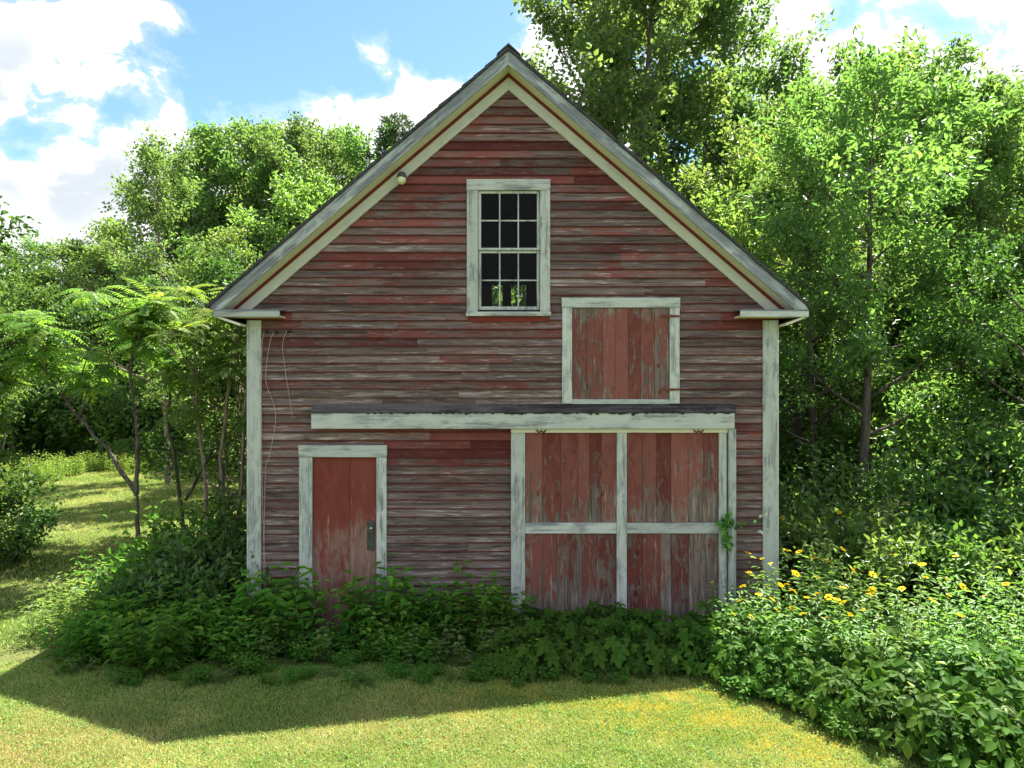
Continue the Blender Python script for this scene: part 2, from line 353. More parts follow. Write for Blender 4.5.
def leaf_mesh(name, P, Dr, N, L, W, mat, rng, tint=None, fold=0.22, droop=0.15, shape=(0.35, 0.72, 1.0, 0.62)):
    """folded pointed leaves, two quads each"""
    n = len(P); L = np.broadcast_to(L, (n,))[:, None]; W = np.broadcast_to(W, (n,))[:, None]
    Dr = norm(Dr); S = norm(np.cross(Dr, N)); N = np.cross(S, Dr)
    a, b, wa, wb = shape
    tip = P + Dr * L - N * droop * L
    la = P + Dr * L * a + S * W * 0.5 * wa + N * fold * W
    lb = P + Dr * L * b + S * W * 0.5 * wb + N * (fold * W * 0.6) - N * droop * L * 0.45
    ra = P + Dr * L * a - S * W * 0.5 * wa + N * fold * W
    rb = P + Dr * L * b - S * W * 0.5 * wb + N * (fold * W * 0.6) - N * droop * L * 0.45
    V = np.stack([P, la, lb, tip, rb, ra], 1)
    base = (np.arange(n) * 6)[:, None]
    idx = np.concatenate([base + np.array([[0, 3, 2, 1]]), base + np.array([[0, 5, 4, 3]])], 1).reshape(-1, 4)
    if tint is None: tint = rng.random(n)
    return nmesh(name, V, 4, np.repeat(np.clip(tint, 0, 1), 2), mat, idx)

def wood_mesh(name, tubes, mat):
    V = []; Fc = []
    for pts, rad, n in tubes:
        vs, fs = tube_arrays(pts, rad, n); o = len(V)
        V += [tuple(q) for q in vs]; Fc += [tuple(o + i for i in f) for f in fs]
    me = bpy.data.meshes.new(name); me.from_pydata(V, [], Fc); me.materials.append(mat)
    me.polygons.foreach_set('use_smooth', [True] * len(Fc))
    return me

def plant(proto, name, label, cat, x, y, rz=None, scale=1.0, group=None, z=0.0):
    """a copy of a plant: an Empty at its base with copies of the parts (mesh data shared)"""
    o = thing(name, label, cat, (x, y, z), random.uniform(0, 6.28) if rz is None else rz, group, scale)
    for nm, me, loc in proto:
        c = link(nm, me, o); c.location = loc
    return o
def px(p, y): return (p - 512) / F * y

# ------------------------------------------------------------------ ground
gm = bpy.data.meshes.new('ground')
gm.from_pydata([(-150, -60, 0), (150, -60, 0), (150, 200, 0), (-150, 200, 0)], [], [(0, 1, 2, 3)])
gm.materials.append(M['lawn'])
tag(link('ground', gm), kind='structure')

# ------------------------------------------------------------------ the barn
random.seed(4)
SC = 74.5
def X(p): return (p - 512) / SC
def Z(p): return HC - (p - 384) / SC
CX, SL, APEX = -0.046, 0.855, 7.461       # ridge x, roof slope, soffit height at the wall under the ridge
XL, XR = X(249.5), X(776.0)
OH = 0.27                                  # forward overhang of the rake
DEPTH = 9.0
EX = 3.87
barn = thing('barn', 'weathered red clapboard barn with white trim and a steep gabled front', 'barn', (0, D, 0))

WIN = (X(478), X(540), Z(310), Z(191))
DOOR = (X(313), X(377), 0.0, Z(457))
LOFT = (X(572), X(668.5), Z(399), Z(308))
BIG = (X(512), X(734), 0.0, Z(430))

# sheathing: front wall with the window opening
mb = MB()
def soffit_z(x): return APEX - SL * abs(x - CX)
wx0, wx1, wz0, wz1 = WIN
for x0, x1 in ((XL + 0.02, wx0), (wx1, XR - 0.02)):
    mid = []
    mb.prism([(x0, 0), (x1, 0), (x1, soffit_z(x1) + 0.05), (x0, soffit_z(x0) + 0.05)], 0.0, 0.05)
mb.prism([(wx0, 0), (wx1, 0), (wx1, wz0), (wx0, wz0)], 0.0, 0.05)
mb.prism([(wx0, wz1), (wx1, wz1), (wx1, soffit_z(wx1) + .05), (CX, APEX + .05), (wx0, soffit_z(wx0) + .05)], 0.0, 0.05)
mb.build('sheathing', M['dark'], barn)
# side and rear walls, loft floor, inside posts
for s_, xw in ((-1, XL), (1, XR)):
    mb = MB(); zc = 0.0
    while zc < 4.2:
        z1 = min(zc + 0.116, 4.3)
        mb.add([(xw + s_ * 0.014, 0.03, zc), (xw + s_ * 0.002, 0.03, z1 + 0.02), (xw + s_ * 0.002, DEPTH, z1 + 0.02), (xw + s_ * 0.014, DEPTH, zc),
                (xw - s_ * 0.03, 0.03, zc), (xw - s_ * 0.03, DEPTH, zc)], [(0, 1, 2, 3) if s_ < 0 else (3, 2, 1, 0), (0, 3, 5, 4)], None, random.uniform(0.2, 0.6))
        zc += 0.116
    mb.build('side_wall', M['siding'], barn)
mb = MB()
for s, xw in ((-1, XL), (1, XR)):
    mb.box(min(xw, xw - s * 0.04) + s * -0.001, max(xw, xw - s * 0.04) - s * 0.001, 0.06, DEPTH - 0.06, 0, 4.25)
rw0, rw1, rz0, rz1 = -0.52, 0.37, 5.02, 5.86            # the small rear opening one sees daylight through
yb0, yb1 = DEPTH - 0.05, DEPTH
for x0, x1 in ((XL + .05, rw0), (rw1, XR - .05)):
    mb.prism([(x0, 0), (x1, 0), (x1, soffit_z(x1) + .05), (x0, soffit_z(x0) + .05)], yb0, yb1)
mb.prism([(rw0, 0), (rw1, 0), (rw1, rz0), (rw0, rz0)], yb0, yb1)
mb.prism([(rw0, rz1), (rw1, rz1), (rw1, soffit_z(rw1) + .05), (CX, APEX + .05), (rw0, soffit_z(rw0) + .05)], yb0, yb1)
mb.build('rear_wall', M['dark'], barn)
mb = MB()
mb.box(XL + 0.1, XR - 0.1, 0.08, DEPTH - 0.08, 3.02, 3.10)
mb.box(-0.21, -0.02, 6.2, 6.36, 3.1, 7.1)
mb.box(-2.4, -2.22, 4.2, 4.4, 3.1, 5.3); mb.box(2.2, 2.38, 4.2, 4.4, 3.1, 5.3)
for yy in (1.6, 3.2, 4.8, 6.4): mb.box(-2.6, 2.5, yy, yy + 0.14, 5.62, 5.78)
mb.build('loft_floor', M['dark'], barn)

# clapboards, course by course, with butt joints; trims cover the cut ends
mb = MB()
openings = [(WIN[0] - .02, WIN[1] + .02, WIN[2] - 0.02, WIN[3] + .02), (DOOR[0] - .06, DOOR[1] + .06, 0, DOOR[3] + .04),
            (LOFT[0] - .04, LOFT[1] + .04, LOFT[2] - .02, LOFT[3] + .04), (BIG[0] + .03, BIG[1] - .03, 0, BIG[3])]
def paint_left(x, z):
    p = 0.36 + 0.10 * math.sin(x * 1.1 + z * 0.7) + 0.14 * (z > 5.9) + 0.10 * (x > 1.0) * (z > 4.0)
    if 2.15 < z < 2.72 and X(385) < x < X(512): p += 0.40 * (1 if z > 2.4 else 0.5)
    if z > 2.6 and z < 2.72 and x > X(330) and x < X(512): p += 0.3
    if 3.95 < z < 4.2 and (x < X(288) or x > X(734)): p += 0.6
    if z < 2.1: p -= 0.16 * min(1, (2.1 - z) / 0.8)
    if z > 5.2: p += 0.10
    if 2.95 < z < 3.7 and -2.5 < x < 0.9: p -= 0.14
    if x > X(734) and z < 2.9: p += 0.18
    return p
EXPO = 0.1145
z = 0.02
course = 0
while z < APEX - 0.1:
    zt = z + EXPO
    half = (APEX - 0.16 - z) / SL                 # reaches under the frieze board
    xa, xb = max(XL + 0.06, CX - half), min(XR - 0.06, CX + half)
    if xb - xa > 0.1:
        iv = [(xa, xb)]
        for ox0, ox1, oz0, oz1 in openings:
            if zt > oz0 + 0.004 and z < oz1 - 0.004:
                nv = []
                for a, b in iv:
                    if ox1 <= a or ox0 >= b: nv.append((a, b)); continue
                    if ox0 > a: nv.append((a, ox0))
                    if ox1 < b: nv.append((ox1, b))
                iv = nv
        for a, b in iv:
            x = a
            while x < b - 1e-4:
                ln = random.choice((1.1, 1.6, 2.2, 2.9, 3.6)) * random.uniform(0.85, 1.15)
                x2 = b if b - (x + ln) < 0.5 else x + ln
                rn = random.random()
                pl = paint_left((x + x2) / 2, (z + zt) / 2) + random.gauss(0, 0.085)
                n = max(1, int((x2 - x) / 0.5)); ge = 0.0012 if x2 < b else 0
                xs = [x + (x2 - ge - x) * i / n for i in range(n + 1)]
                j0 = random.uniform(-0.003, 0.003); lift = max(0.0, random.gauss(0.0, 0.0025))
                vs = []
                for i, xx in enumerate(xs):
                    jz = j0 + random.uniform(-0.0018, 0.0018); jy = lift + random.uniform(0, 0.0015)
                    vs += [(xx, -0.025 - jy, z + jz), (xx, -0.004, zt + 0.012), (xx, -0.003, z + jz), (xx, -0.0228 - jy, z + jz + 0.0155)]
                fs = []
                for i in range(n):
                    q = i * 4; w2 = q + 4
                    fs += [(q + 3, w2 + 3, w2 + 1, q + 1), (q + 2, w2 + 2, w2, q), (q, w2, w2 + 3, q + 3)]
                e = n * 4
                fs += [(0, 1, 2), (e + 2, e + 1, e)]
                o0 = len(mb.v)
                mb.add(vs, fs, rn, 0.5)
                # paint varies along the board too
                nf = len(fs)
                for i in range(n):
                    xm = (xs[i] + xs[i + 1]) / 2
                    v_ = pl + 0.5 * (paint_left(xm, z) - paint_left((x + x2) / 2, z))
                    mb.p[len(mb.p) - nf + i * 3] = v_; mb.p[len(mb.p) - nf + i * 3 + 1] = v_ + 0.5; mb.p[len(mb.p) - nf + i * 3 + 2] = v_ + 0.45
                    mb.r[len(mb.p) - nf + i * 3 + 2] = rn * 0.15; mb.r[len(mb.p) - nf + i * 3 + 1] = rn * 0.1  # underside and lower edge darker: lap shadow painted in over retained red paint
                nx = x + 0.03
                while nx < x2 - 0.02:
                    nz = z + 0.022 + random.uniform(-.003, .003); hs = 0.0035
                    mb.add([(nx - hs, -0.0262 - lift, nz - hs), (nx + hs, -0.0262 - lift, nz - hs), (nx + hs, -0.0258 - lift, nz + hs), (nx - hs, -0.0258 - lift, nz + hs)], [(0, 1, 2, 3)], 0.5, 0.5, 1)
                    nx += random.choice((0.38, 0.40, 0.42))
                x = x2
    z = zt; course += 1
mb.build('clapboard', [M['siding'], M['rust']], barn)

# corner boards
for x0, x1, nm in ((X(249.5), X(262), 'a'), (X(762), X(776), 'b')):
    q = MB(); q.box(x0, x1, -0.045, 0.0, 0.0, Z(320.5)); q.build('corner_board', M['trim_z'], barn, 0.004)
    q = MB(); ys = x0 - 0.022 if nm == 'a' else x1
    q.box(ys, ys + 0.022, -0.043, 0.12, 0.0, Z(320.5)); q.build('corner_return', M['trim_z'], barn, 0.003)

# rake: frieze, red strip, soffit, fascia, shingles
def rake(side, lo, hi, y0, y1, zend, xend, mb, **kw):
    """a sloping board between two heights (lo, hi) measured at the ridge"""
    def pt(h, xo): return (CX + side * xo, h - SL * xo)
    xl = (lo - zend) / SL; xh = (hi - zend) / SL
    if xend is None: pts = [pt(lo, 0), pt(hi, 0), pt(hi, xh), pt(lo, xl)]
    else:
        xh2 = min(xh, xend); pts = [pt(lo, 0), pt(hi, 0), pt(hi, xh2)]
        if xh > xend: pts.append((CX + side * xend, zend))
        pts.append(pt(lo, min(xl, xend)))
    mb.prism(pts if side < 0 else pts[::-1], y0, y1, **kw)
ZR = 4.262                               # top of the cornice returns
for s in (-1, 1):
    q = MB(); rake(s, 7.232, 7.400, -0.046, -0.002, ZR, None, q); q.build('frieze_board', M['friezeL' if s < 0 else 'friezeR'], barn, 0.003)
    q = MB(); rake(s, 7.403, 7.470, -0.030, -0.001, ZR, None, q); q.build('frieze_strip', M['redtrim'], barn, 0.002)
    q = MB(); rake(s, 7.463, 7.500, -OH + 0.004, -0.0, ZR - 0.03, EX - 0.01, q); q.build('soffit', M['cream'], barn)
    q = MB(); rake(s, 7.458, 7.640, -OH - 0.025, -OH + 0.002, ZR + 0.004, EX + 0.01, q); q.build('rake_fascia', M['fasciaL' if s < 0 else 'fasciaR'], barn, 0.004)
    # roof slope: boards with shingles on top, ragged along the edge
    q = MB()
    n = 26; Lx = EX + 0.05
    for i in range(n):
        xa, xb = Lx * i / n, Lx * (i + 1) / n + 0.006
        e = random.uniform(-0.012, 0.012); lf = random.uniform(0.0, 0.006)
        za, zb = 7.643 - SL * xa, 7.643 - SL * xb
        th0, th1 = 0.050 + lf, 0.038
        yy0, yy1 = -OH - 0.05 + e, DEPTH + 0.3
        A, B = CX + s * xa, CX + s * xb
        q.add([(A, yy0, za), (B, yy0, zb), (B, yy1, zb), (A, yy1, za), (A, yy0, za + th1), (B, yy0, zb + th0), (B, yy1, zb + th0), (A, yy1, za + th1)],
              [(0, 1, 5, 4), (1, 2, 6, 5), (2, 3, 7, 6), (3, 0, 4, 7), (4, 5, 6, 7), (3, 2, 1, 0)] if s > 0 else [(4, 5, 1, 0), (5, 6, 2, 1), (6, 7, 3, 2), (7, 4, 0, 3), (7, 6, 5, 4), (0, 1, 2, 3)])
    q.build('roof_slope', M['shingle'], barn)
    q = MB(); rake(s, 7.505, 7.636, 0.03, DEPTH + 0.25, ZR - 0.02, EX - 0.02, q); q.build('roof_decking', M['dark'], barn)
    # cornice return, its sloped top, the red block below and the boxed eave running back
    xo, xi = (X(512) + (214 - 512) / F * (D - OH), X(286.5)) if s < 0 else ((808 - 512) / F * (D - OH), X(733.5))
    a, b = min(xo, xi), max(xo, xi)
    q = MB(); q.box(a, b, -OH - 0.03, -OH + 0.0, 4.175, 4.250); q.build('cornice_return', M['trim_x'], barn, 0.004)
    q = MB()
    q.add([(a, -OH - 0.034, 4.252), (b, -OH - 0.034, 4.252), (b, -0.022, 4.285), (a, -0.022, 4.285), (a, -OH - 0.034, 4.268), (b, -OH - 0.034, 4.264), (b, -0.022, 4.300), (a, -0.022, 4.300)],
          [(0, 1, 5, 4), (1, 2, 6, 5), (2, 3, 7, 6), (3, 0, 4, 7), (4, 5, 6, 7), (3, 2, 1, 0)], 0.4, 0.1); q.build('return_cap', M['fascia'], barn)
    q = MB(); q.box(a + 0.004, b - 0.004, -OH + 0.002, -0.022, 4.178, 4.196); q.build('return_soffit', M['cream'], barn)
    xc = (XL, X(285)) if s < 0 else (X(746), XR)
    q = MB(); q.box(xc[0] - (0.03 if s < 0 else 0), xc[1] + (0.03 if s > 0 else 0), -0.052, -0.004, Z(321.5) + 0.022, 4.176); q.build('return_block', M['redtrim'], barn, 0.003)
    q = MB()
    ea, eb = (xo, XL - 0.03) if s < 0 else (XR + 0.03, xo)
    q.prism([(ea, 4.176), (eb, 4.06), (eb, 4.09), (ea, 4.205)] if s < 0 else [(ea, 4.06), (eb, 4.176), (eb, 4.205), (ea, 4.09)], -OH + 0.005, DEPTH + 0.2)
    q.build('eave_soffit', M['cream'], barn)
    q = MB(); q.box(*((xo - 0.002, xo + 0.022) if s < 0 else (xo - 0.022, xo + 0.002)), -OH + 0.003, DEPTH + 0.2, 4.17, 4.35); q.build('eave_fascia', M['trim_x'], barn, 0.003)
q = MB()
for i in range(24):
    y0 = -OH - 0.055 + i * 0.4
    q.prism([(CX - .15, 7.575), (CX, 7.70), (CX + .15, 7.575), (CX + .15, 7.592), (CX, 7.722 + random.uniform(0, .006)), (CX - .15, 7.592)], y0, y0 + 0.42 - 0.002 * 0)
q.build('ridge_cap', M['shingle'], barn)

# window > casing, sashes, panes
wn = MB(); oz0, oz1 = Z(312), Z(180); ox0, ox1 = X(467), X(550)
wn.box(ox0 - 0.003, ox1 + 0.003, -0.050, -0.002, Z(191) + 0.002, oz1)
win = wn.build('window', M['trim_x'], barn, 0.004)
for a_, b_ in ((ox0, WIN[0]), (WIN[1], ox1)):
    q = MB(); q.box(a_, b_, -0.045, -0.002, oz0, Z(191)); q.build('side_casing', M['trim_z'], win, 0.004)
q = MB(); q.box(ox0 - 0.01, ox1 + 0.01, -0.085, -0.002, Z(316.5), oz0 - 0.003); q.build('sill', M['trim_x'], win, 0.004)
q = MB(); q.box(ox0 + 0.02, ox1 - 0.02, -0.04, -0.004, Z(322), Z(316.5) - 0.003, None, 0.8); q.build('apron', M['redtrim'], win, 0.004)
mrz = Z(250.5)
for (z0, z1, yo) in ((mrz + 0.004, WIN[3] - 0.004, -0.012), (WIN[2] + 0.004, mrz, 0.018)):
    q = MB(); st = 0.038; x0, x1 = WIN[0] + 0.004, WIN[1] - 0.004
    q.box(x0, x0 + st, yo, yo + 0.03, z0, z1); q.box(x1 - st, x1, yo, yo + 0.03, z0, z1)
    q.box(x0 + st, x1 - st, yo, yo + 0.03, z0, z0 + (0.03 if yo < 0 else 0.045)); q.box(x0 + st, x1 - st, yo, yo + 0.03, z1 - 0.032, z1)
    iw = (x1 - x0 - 2 * st)
    for k in (1, 2):
        xc = x0 + st + iw * k / 3; q.box(xc - 0.009, xc + 0.009, yo + 0.004, yo + 0.026, z0 + 0.03, z1 - 0.032)
    zc = (z0 + z1) / 2; q.box(x0 + st, x1 - st, yo + 0.002, yo + 0.028, zc - 0.009, zc + 0.009)
    sash = q.build('sash', M['trim_z'], win, 0.002)
    q = MB(); q.box(x0 + st - 0.005, x1 - st + 0.005, yo + 0.013, yo + 0.016, z0 + 0.02, z1 - 0.02); q.build('pane', M['glass'], sash)

# plank leaves
def planks(mb, x0, x1, z0, z1, y, n, paintf, thick=0.022):
    ws = [random.uniform(0.75, 1.3) for _ in range(n)]; tot = sum(ws); x = x0
    for wv in ws:
        xw = (x1 - x0) * wv / tot; rn = random.random(); jy = random.uniform(-0.0025, 0.0025); pj = random.gauss(0, 0.06 if n > 2 else 0.01)
        ns = 44
        for i in range(ns):
            za, zb = z0 + (z1 - z0) * i / ns, z0 + (z1 - z0) * (i + 1) / ns
            xx0, xx1 = x + 0.002, x + xw - 0.002
            f = [(0, 1, 2, 3), (1, 4, 5, 2), (6, 0, 3, 7)]
            mb.add([(xx0, y + jy, za), (xx1, y + jy, za), (xx1, y + jy, zb), (xx0, y + jy, zb), (xx1, y + thick, za), (xx1, y + thick, zb), (xx0, y + thick, za), (xx0, y + thick, zb)],
                   f, rn, paintf((za + zb) / 2, x + xw / 2) + pj)
        x += xw
    mb.box(x0, x1, y + thick, y + thick + 0.004, z0, z1, 0.5, 0.2)
    mb.add([(x0, y, z0), (x1, y, z0), (x1, y + thick, z0), (x0, y + thick, z0)], [(0, 3, 2, 1)]); mb.add([(x0, y, z1), (x1, y, z1), (x1, y + thick, z1), (x0, y + thick, z1)], [(0, 1, 2, 3)])

# loft door > casing boards, hinges
q = MB(); planks(q, LOFT[0], LOFT[1], LOFT[2], LOFT[3], -0.020, 7, lambda z_, x_: 0.58 + 0.12 * math.sin(x_ * 5) - 0.14 * min(1, max(0, (3.7 - z_) / .5)) - 0.25 * min(1, max(0, (z_ - 4.1) / .2)))
loft = q.build('loft_door', M['planks'], barn)
q = MB(); q.box(X(562), X(572) - .002, -0.046, -0.003, Z(403.5), Z(308)); q.build('side_casing', M['trim_z'], loft, 0.004)
q = MB(); q.box(X(669) + .002, X(679), -0.046, -0.003, Z(403.5), Z(308)); q.build('side_casing', M['trim_z'], loft, 0.004)
q = MB(); q.box(X(561.5), X(679.5), -0.050, -0.003, Z(308) + .002, Z(298)); q.build('head_casing', M['trim_x'], loft, 0.004)
q = MB(); q.box(X(572), X(669), -0.048, -0.003, Z(404), Z(399) - .002); q.build('sill', M['trim_x'], loft, 0.004)
for hz in (Z(316.5), Z(389.5)):
    q = MB(); q.prism([(X(657), hz + 0.002), (X(666), hz - 0.02), (X(678.5), hz - 0.012), (X(679.5), hz + 0.012), (X(668), hz + 0.018)], -0.058, -0.0475); q.build('hinge', M['rust'], loft, 0.002)

# entry door > casing, latch
q = MB(); planks(q, DOOR[0], DOOR[1], 0.02, DOOR[3], -0.006, 2, lambda z_, x_: min(1.0, 0.37 + 0.5 * min(1, max(0, (z_ - 1.25)) / 0.75) + (0.10 if x_ < X(340) else 0.0) - 0.20 * max(0, 0.9 - z_)))
ed = q.build('entry_door', M['leaf_door'], barn)
q = MB(); q.box(X(300), X(309.5), -0.05, -0.003, 0.0, DOOR[3]); q.build('side_casing', M['trim_z'], ed, 0.004)
q = MB(); q.box(X(309.5), DOOR[0] - .002, -0.042, 0.0, 0.0, DOOR[3]); q.build('door_stop', M['trim_z'], ed, 0.003)
q = MB(); q.box(DOOR[1] + .002, X(387), -0.05, -0.003, 0.0, DOOR[3]); q.build('side_casing', M['trim_z'], ed, 0.004)
q = MB(); q.box(X(299.5), X(387.5), -0.054, -0.003, DOOR[3] + .002, Z(445)); q.build('head_casing', M['trim_x'], ed, 0.004)
q = MB(); q.box(X(367.5), X(374.5), -0.024, -0.009, Z(550), Z(520.5)); lat = q.build('latch_plate', M['iron'], ed, 0.003)
q = MB(); q.lathe([(0.0, -0.045), (0.014, -0.043), (0.02, -0.03), (0.012, -0.018), (0.010, -0.0)], (X(371.8), -0.025, Z(527.5)), 14, 'y'); q.build('knob', M['steel'], ed, smooth=True)

# header shelf over the doors
q = MB(); q.box(X(314), X(731.5), -0.145, -0.003, Z(428.5) + 0.004, Z(412.5)); q.build('door_header', M['trim_x'], barn, 0.006)
q = MB(); n = 130
xa, xb = X(314), X(733)
for i in range(n):
    x0, x1 = xa + (xb - xa) * i / n, xa + (xb - xa) * (i + 1) / n
    e0 = random.uniform(-.004, .004) - 0.153; lf = random.uniform(0, 0.012); zt = Z(405) + random.uniform(-.004, .004)
    zf = Z(412.5) + 0.003
    q.add([(x0, e0, zf), (x1, e0, zf), (x1, -0.022, zt), (x0, -0.022, zt), (x0, e0, zf + .012 + lf), (x1, e0, zf + .012 + lf), (x1, -0.022, zt + .014), (x0, -0.022, zt + .014)],
          [(0, 1, 5, 4), (1, 2, 6, 5), (2, 3, 7, 6), (3, 0, 4, 7), (4, 5, 6, 7), (3, 2, 1, 0)], 0.4, 0.22 + 0.26 * min(1, i / 60))
    dr = max(0.0, random.gauss(0.006, 0.010)) * min(1, i / 35) + 0.003
    q.box(x0, x1 - 0.001, e0 - 0.002, e0 + 0.001, zf - dr, zf + 0.004, 0.4, 0.7)
q.build('header_flashing', M['cap'], barn)

# big double door > stiles and rails, four plank panels, hangers
YD = -0.075
def sm(v, a, b):
    u = min(1.0, max(0.0, (v - a) / (b - a))); return u * u * (3 - 2 * u)
def pbig(top):
    def f(z_, x_):
        s_ = 0.56 + 0.10 * math.sin(x_ * 4.1 + 1.0)
        jit = 0.06 * math.sin(x_ * 31.0)
        if top: s_ += 0.5 * sm(z_ + jit, Z(455), Z(434))
        if top: s_ -= 0.28 * sm(-z_ + jit * 2, -Z(492), -Z(521))
        if not top: s_ -= 0.04 + 0.25 * max(0.0, (Z(575) - z_) / 0.5) + (0.10 if x_ > X(622) else 0.0)
        return s_
    return f
q = MB()
q.box(X(511), X(525), YD, -0.022, 0.10, Z(432.5)); q.box(X(616), X(626), YD, -0.022, 0.10, Z(432.5)); q.box(X(717.5), X(725), YD, -0.022, 0.06, Z(432.5))
bd = q.build('barn_door', M['trim_z'], barn, 0.004)
q = MB(); q.box(X(511), X(726), YD - 0.003, -0.022, Z(432.5) + .002, Z(428.5)); q.build('top_rail', M['cream'], bd, 0.003)
for x0, x1 in ((X(525), X(616)), (X(626), X(717.5))):
    q = MB(); q.box(x0 + .002, x1 - .002, YD + 0.003, -0.022, Z(532.5), Z(522)); q.build('middle_rail', M['trim_x'], bd, 0.004)
    for z0, z1, tp in ((Z(522) + .002, Z(432.5) - .003, True), (0.08, Z(532.5) - .002, False)):
        q = MB(); planks(q, x0 + .002, x1 - .002, z0, z1, YD + 0.030, 6, pbig(tp)); q.build('plank_panel', M['planks'], bd)
for pxx in (541, 697):
    q = MB(); c0 = X(pxx); zz = Z(429.5)
    q.tube([(c0 - .07, YD - .008, zz), (c0 - .03, YD - .012, zz - .035), (c0, YD - .014, zz - .012), (c0 + .03, YD - .012, zz - .035), (c0 + .07, YD - .008, zz)], [.008, .012, .013, .012, .008], 6)
    q.build('hanger', M['rust'], bd, smooth=True)
q = MB(); q.box(X(726.5), X(734), -0.10, -0.003, 0.05, Z(428.5) - 0.001); q.build('door_post', M['trim_z'], barn, 0.004)

# globe lamp on the rake
q = MB()
lx, lz = (401.5 - 512) / F * (D - 0.15), HC + (384 - 176.0) / F * (D - 0.15)
q.lathe([(0.0, 0.055), (0.035, 0.053), (0.055, 0.03), (0.062, 0.0), (0.062, -0.012), (0.0, -0.012)], (lx, -0.14, lz), 18)
q.tube([(lx, -0.14, lz + 0.03), (lx, -0.05, lz + 0.05)], [0.02, 0.02], 8)
lamp = q.build('lamp_holder', M['iron'], barn, smooth=True)
q = MB(); q.lathe([(0.045, 0.0), (0.058, -0.02), (0.060, -0.045), (0.048, -0.075), (0.026, -0.093), (0.0, -0.098)], (lx, -0.14, lz - 0.012), 18); q.build('lamp_globe', M['globe'], lamp, smooth=True)

# cables hanging from three porcelain knobs
wl = (('thin cable looping furthest down beside the left corner board', 265.5, 332, [(265.5, 332), (263.5, 350), (262.8, 420), (263.5, 500), (266, 560), (267.5, 600)]),
      ('loose cable hanging from the middle of three black knobs', 275, 332.5, [(275, 332.5), (271, 345), (267, 380), (274, 402), (277, 420), (271, 455), (266.5, 470), (265.5, 520), (265, 575)]),
      ('short cable hanging from the knob farthest from the corner board', 288, 331, [(288, 331), (284, 345), (286, 368), (290, 395), (293.5, 415)]))
for lb, kx, kz, pts in wl:
    th = thing('hanging_cable', lb, 'cable', (X(kx), D - 0.03, Z(kz)), 0, 'cables hanging on the barn front')
    q = MB(); q.lathe([(0.0, -0.04), (0.018, -0.038), (0.022, -0.02), (0.014, -0.01), (0.022, 0.0), (0.022, 0.012)], (0.025, 0, 0), 10, 'y'); q.build('insulator', M['black'], th, smooth=True)
    P3 = [Vector((X(a) - X(kx), -0.02 - 0.012 * math.sin(i * 1.7), Z(b) - Z(kz))) for i, (a, b) in enumerate(pts)]
    fine = []
    for i in range(len(P3) - 1):                 # smooth the polyline
        p0, p1, p2, p3 = P3[max(i - 1, 0)], P3[i], P3[i + 1], P3[min(i + 2, len(P3) - 1)]
        for k in range(5):
            u = k / 5
            fine.append(0.5 * ((2 * p1) + (p2 - p0) * u + (2 * p0 - 5 * p1 + 4 * p2 - p3) * u * u + (3 * p1 - p0 - 3 * p2 + p3) * u ** 3))
    fine.append(P3[-1])
    q = MB(); q.tube(fine, [0.0042] * len(fine), 5); q.build('cable', M['wire'], th, smooth=True)

# ------------------------------------------------------------------ plants: prototypes
def polyline(rng, p, d, length, n, curve=(0, 0, 0.15), wob=0.12):
    pts = [np.array(p, float)]; d = np.array(d, float); d /= np.linalg.norm(d)
    for i in range(n):
        d = d + np.array(curve) / n + rng.normal(0, wob, 3) / math.sqrt(n); d /= np.linalg.norm(d)
        pts.append(pts[-1] + d * length / n)
    return pts
def along(pts, f):
    f = f * (len(pts) - 1); i = min(int(f), len(pts) - 2); u = f - i
    return pts[i] * (1 - u) + pts[i + 1] * u, norm(pts[i + 1] - pts[i])

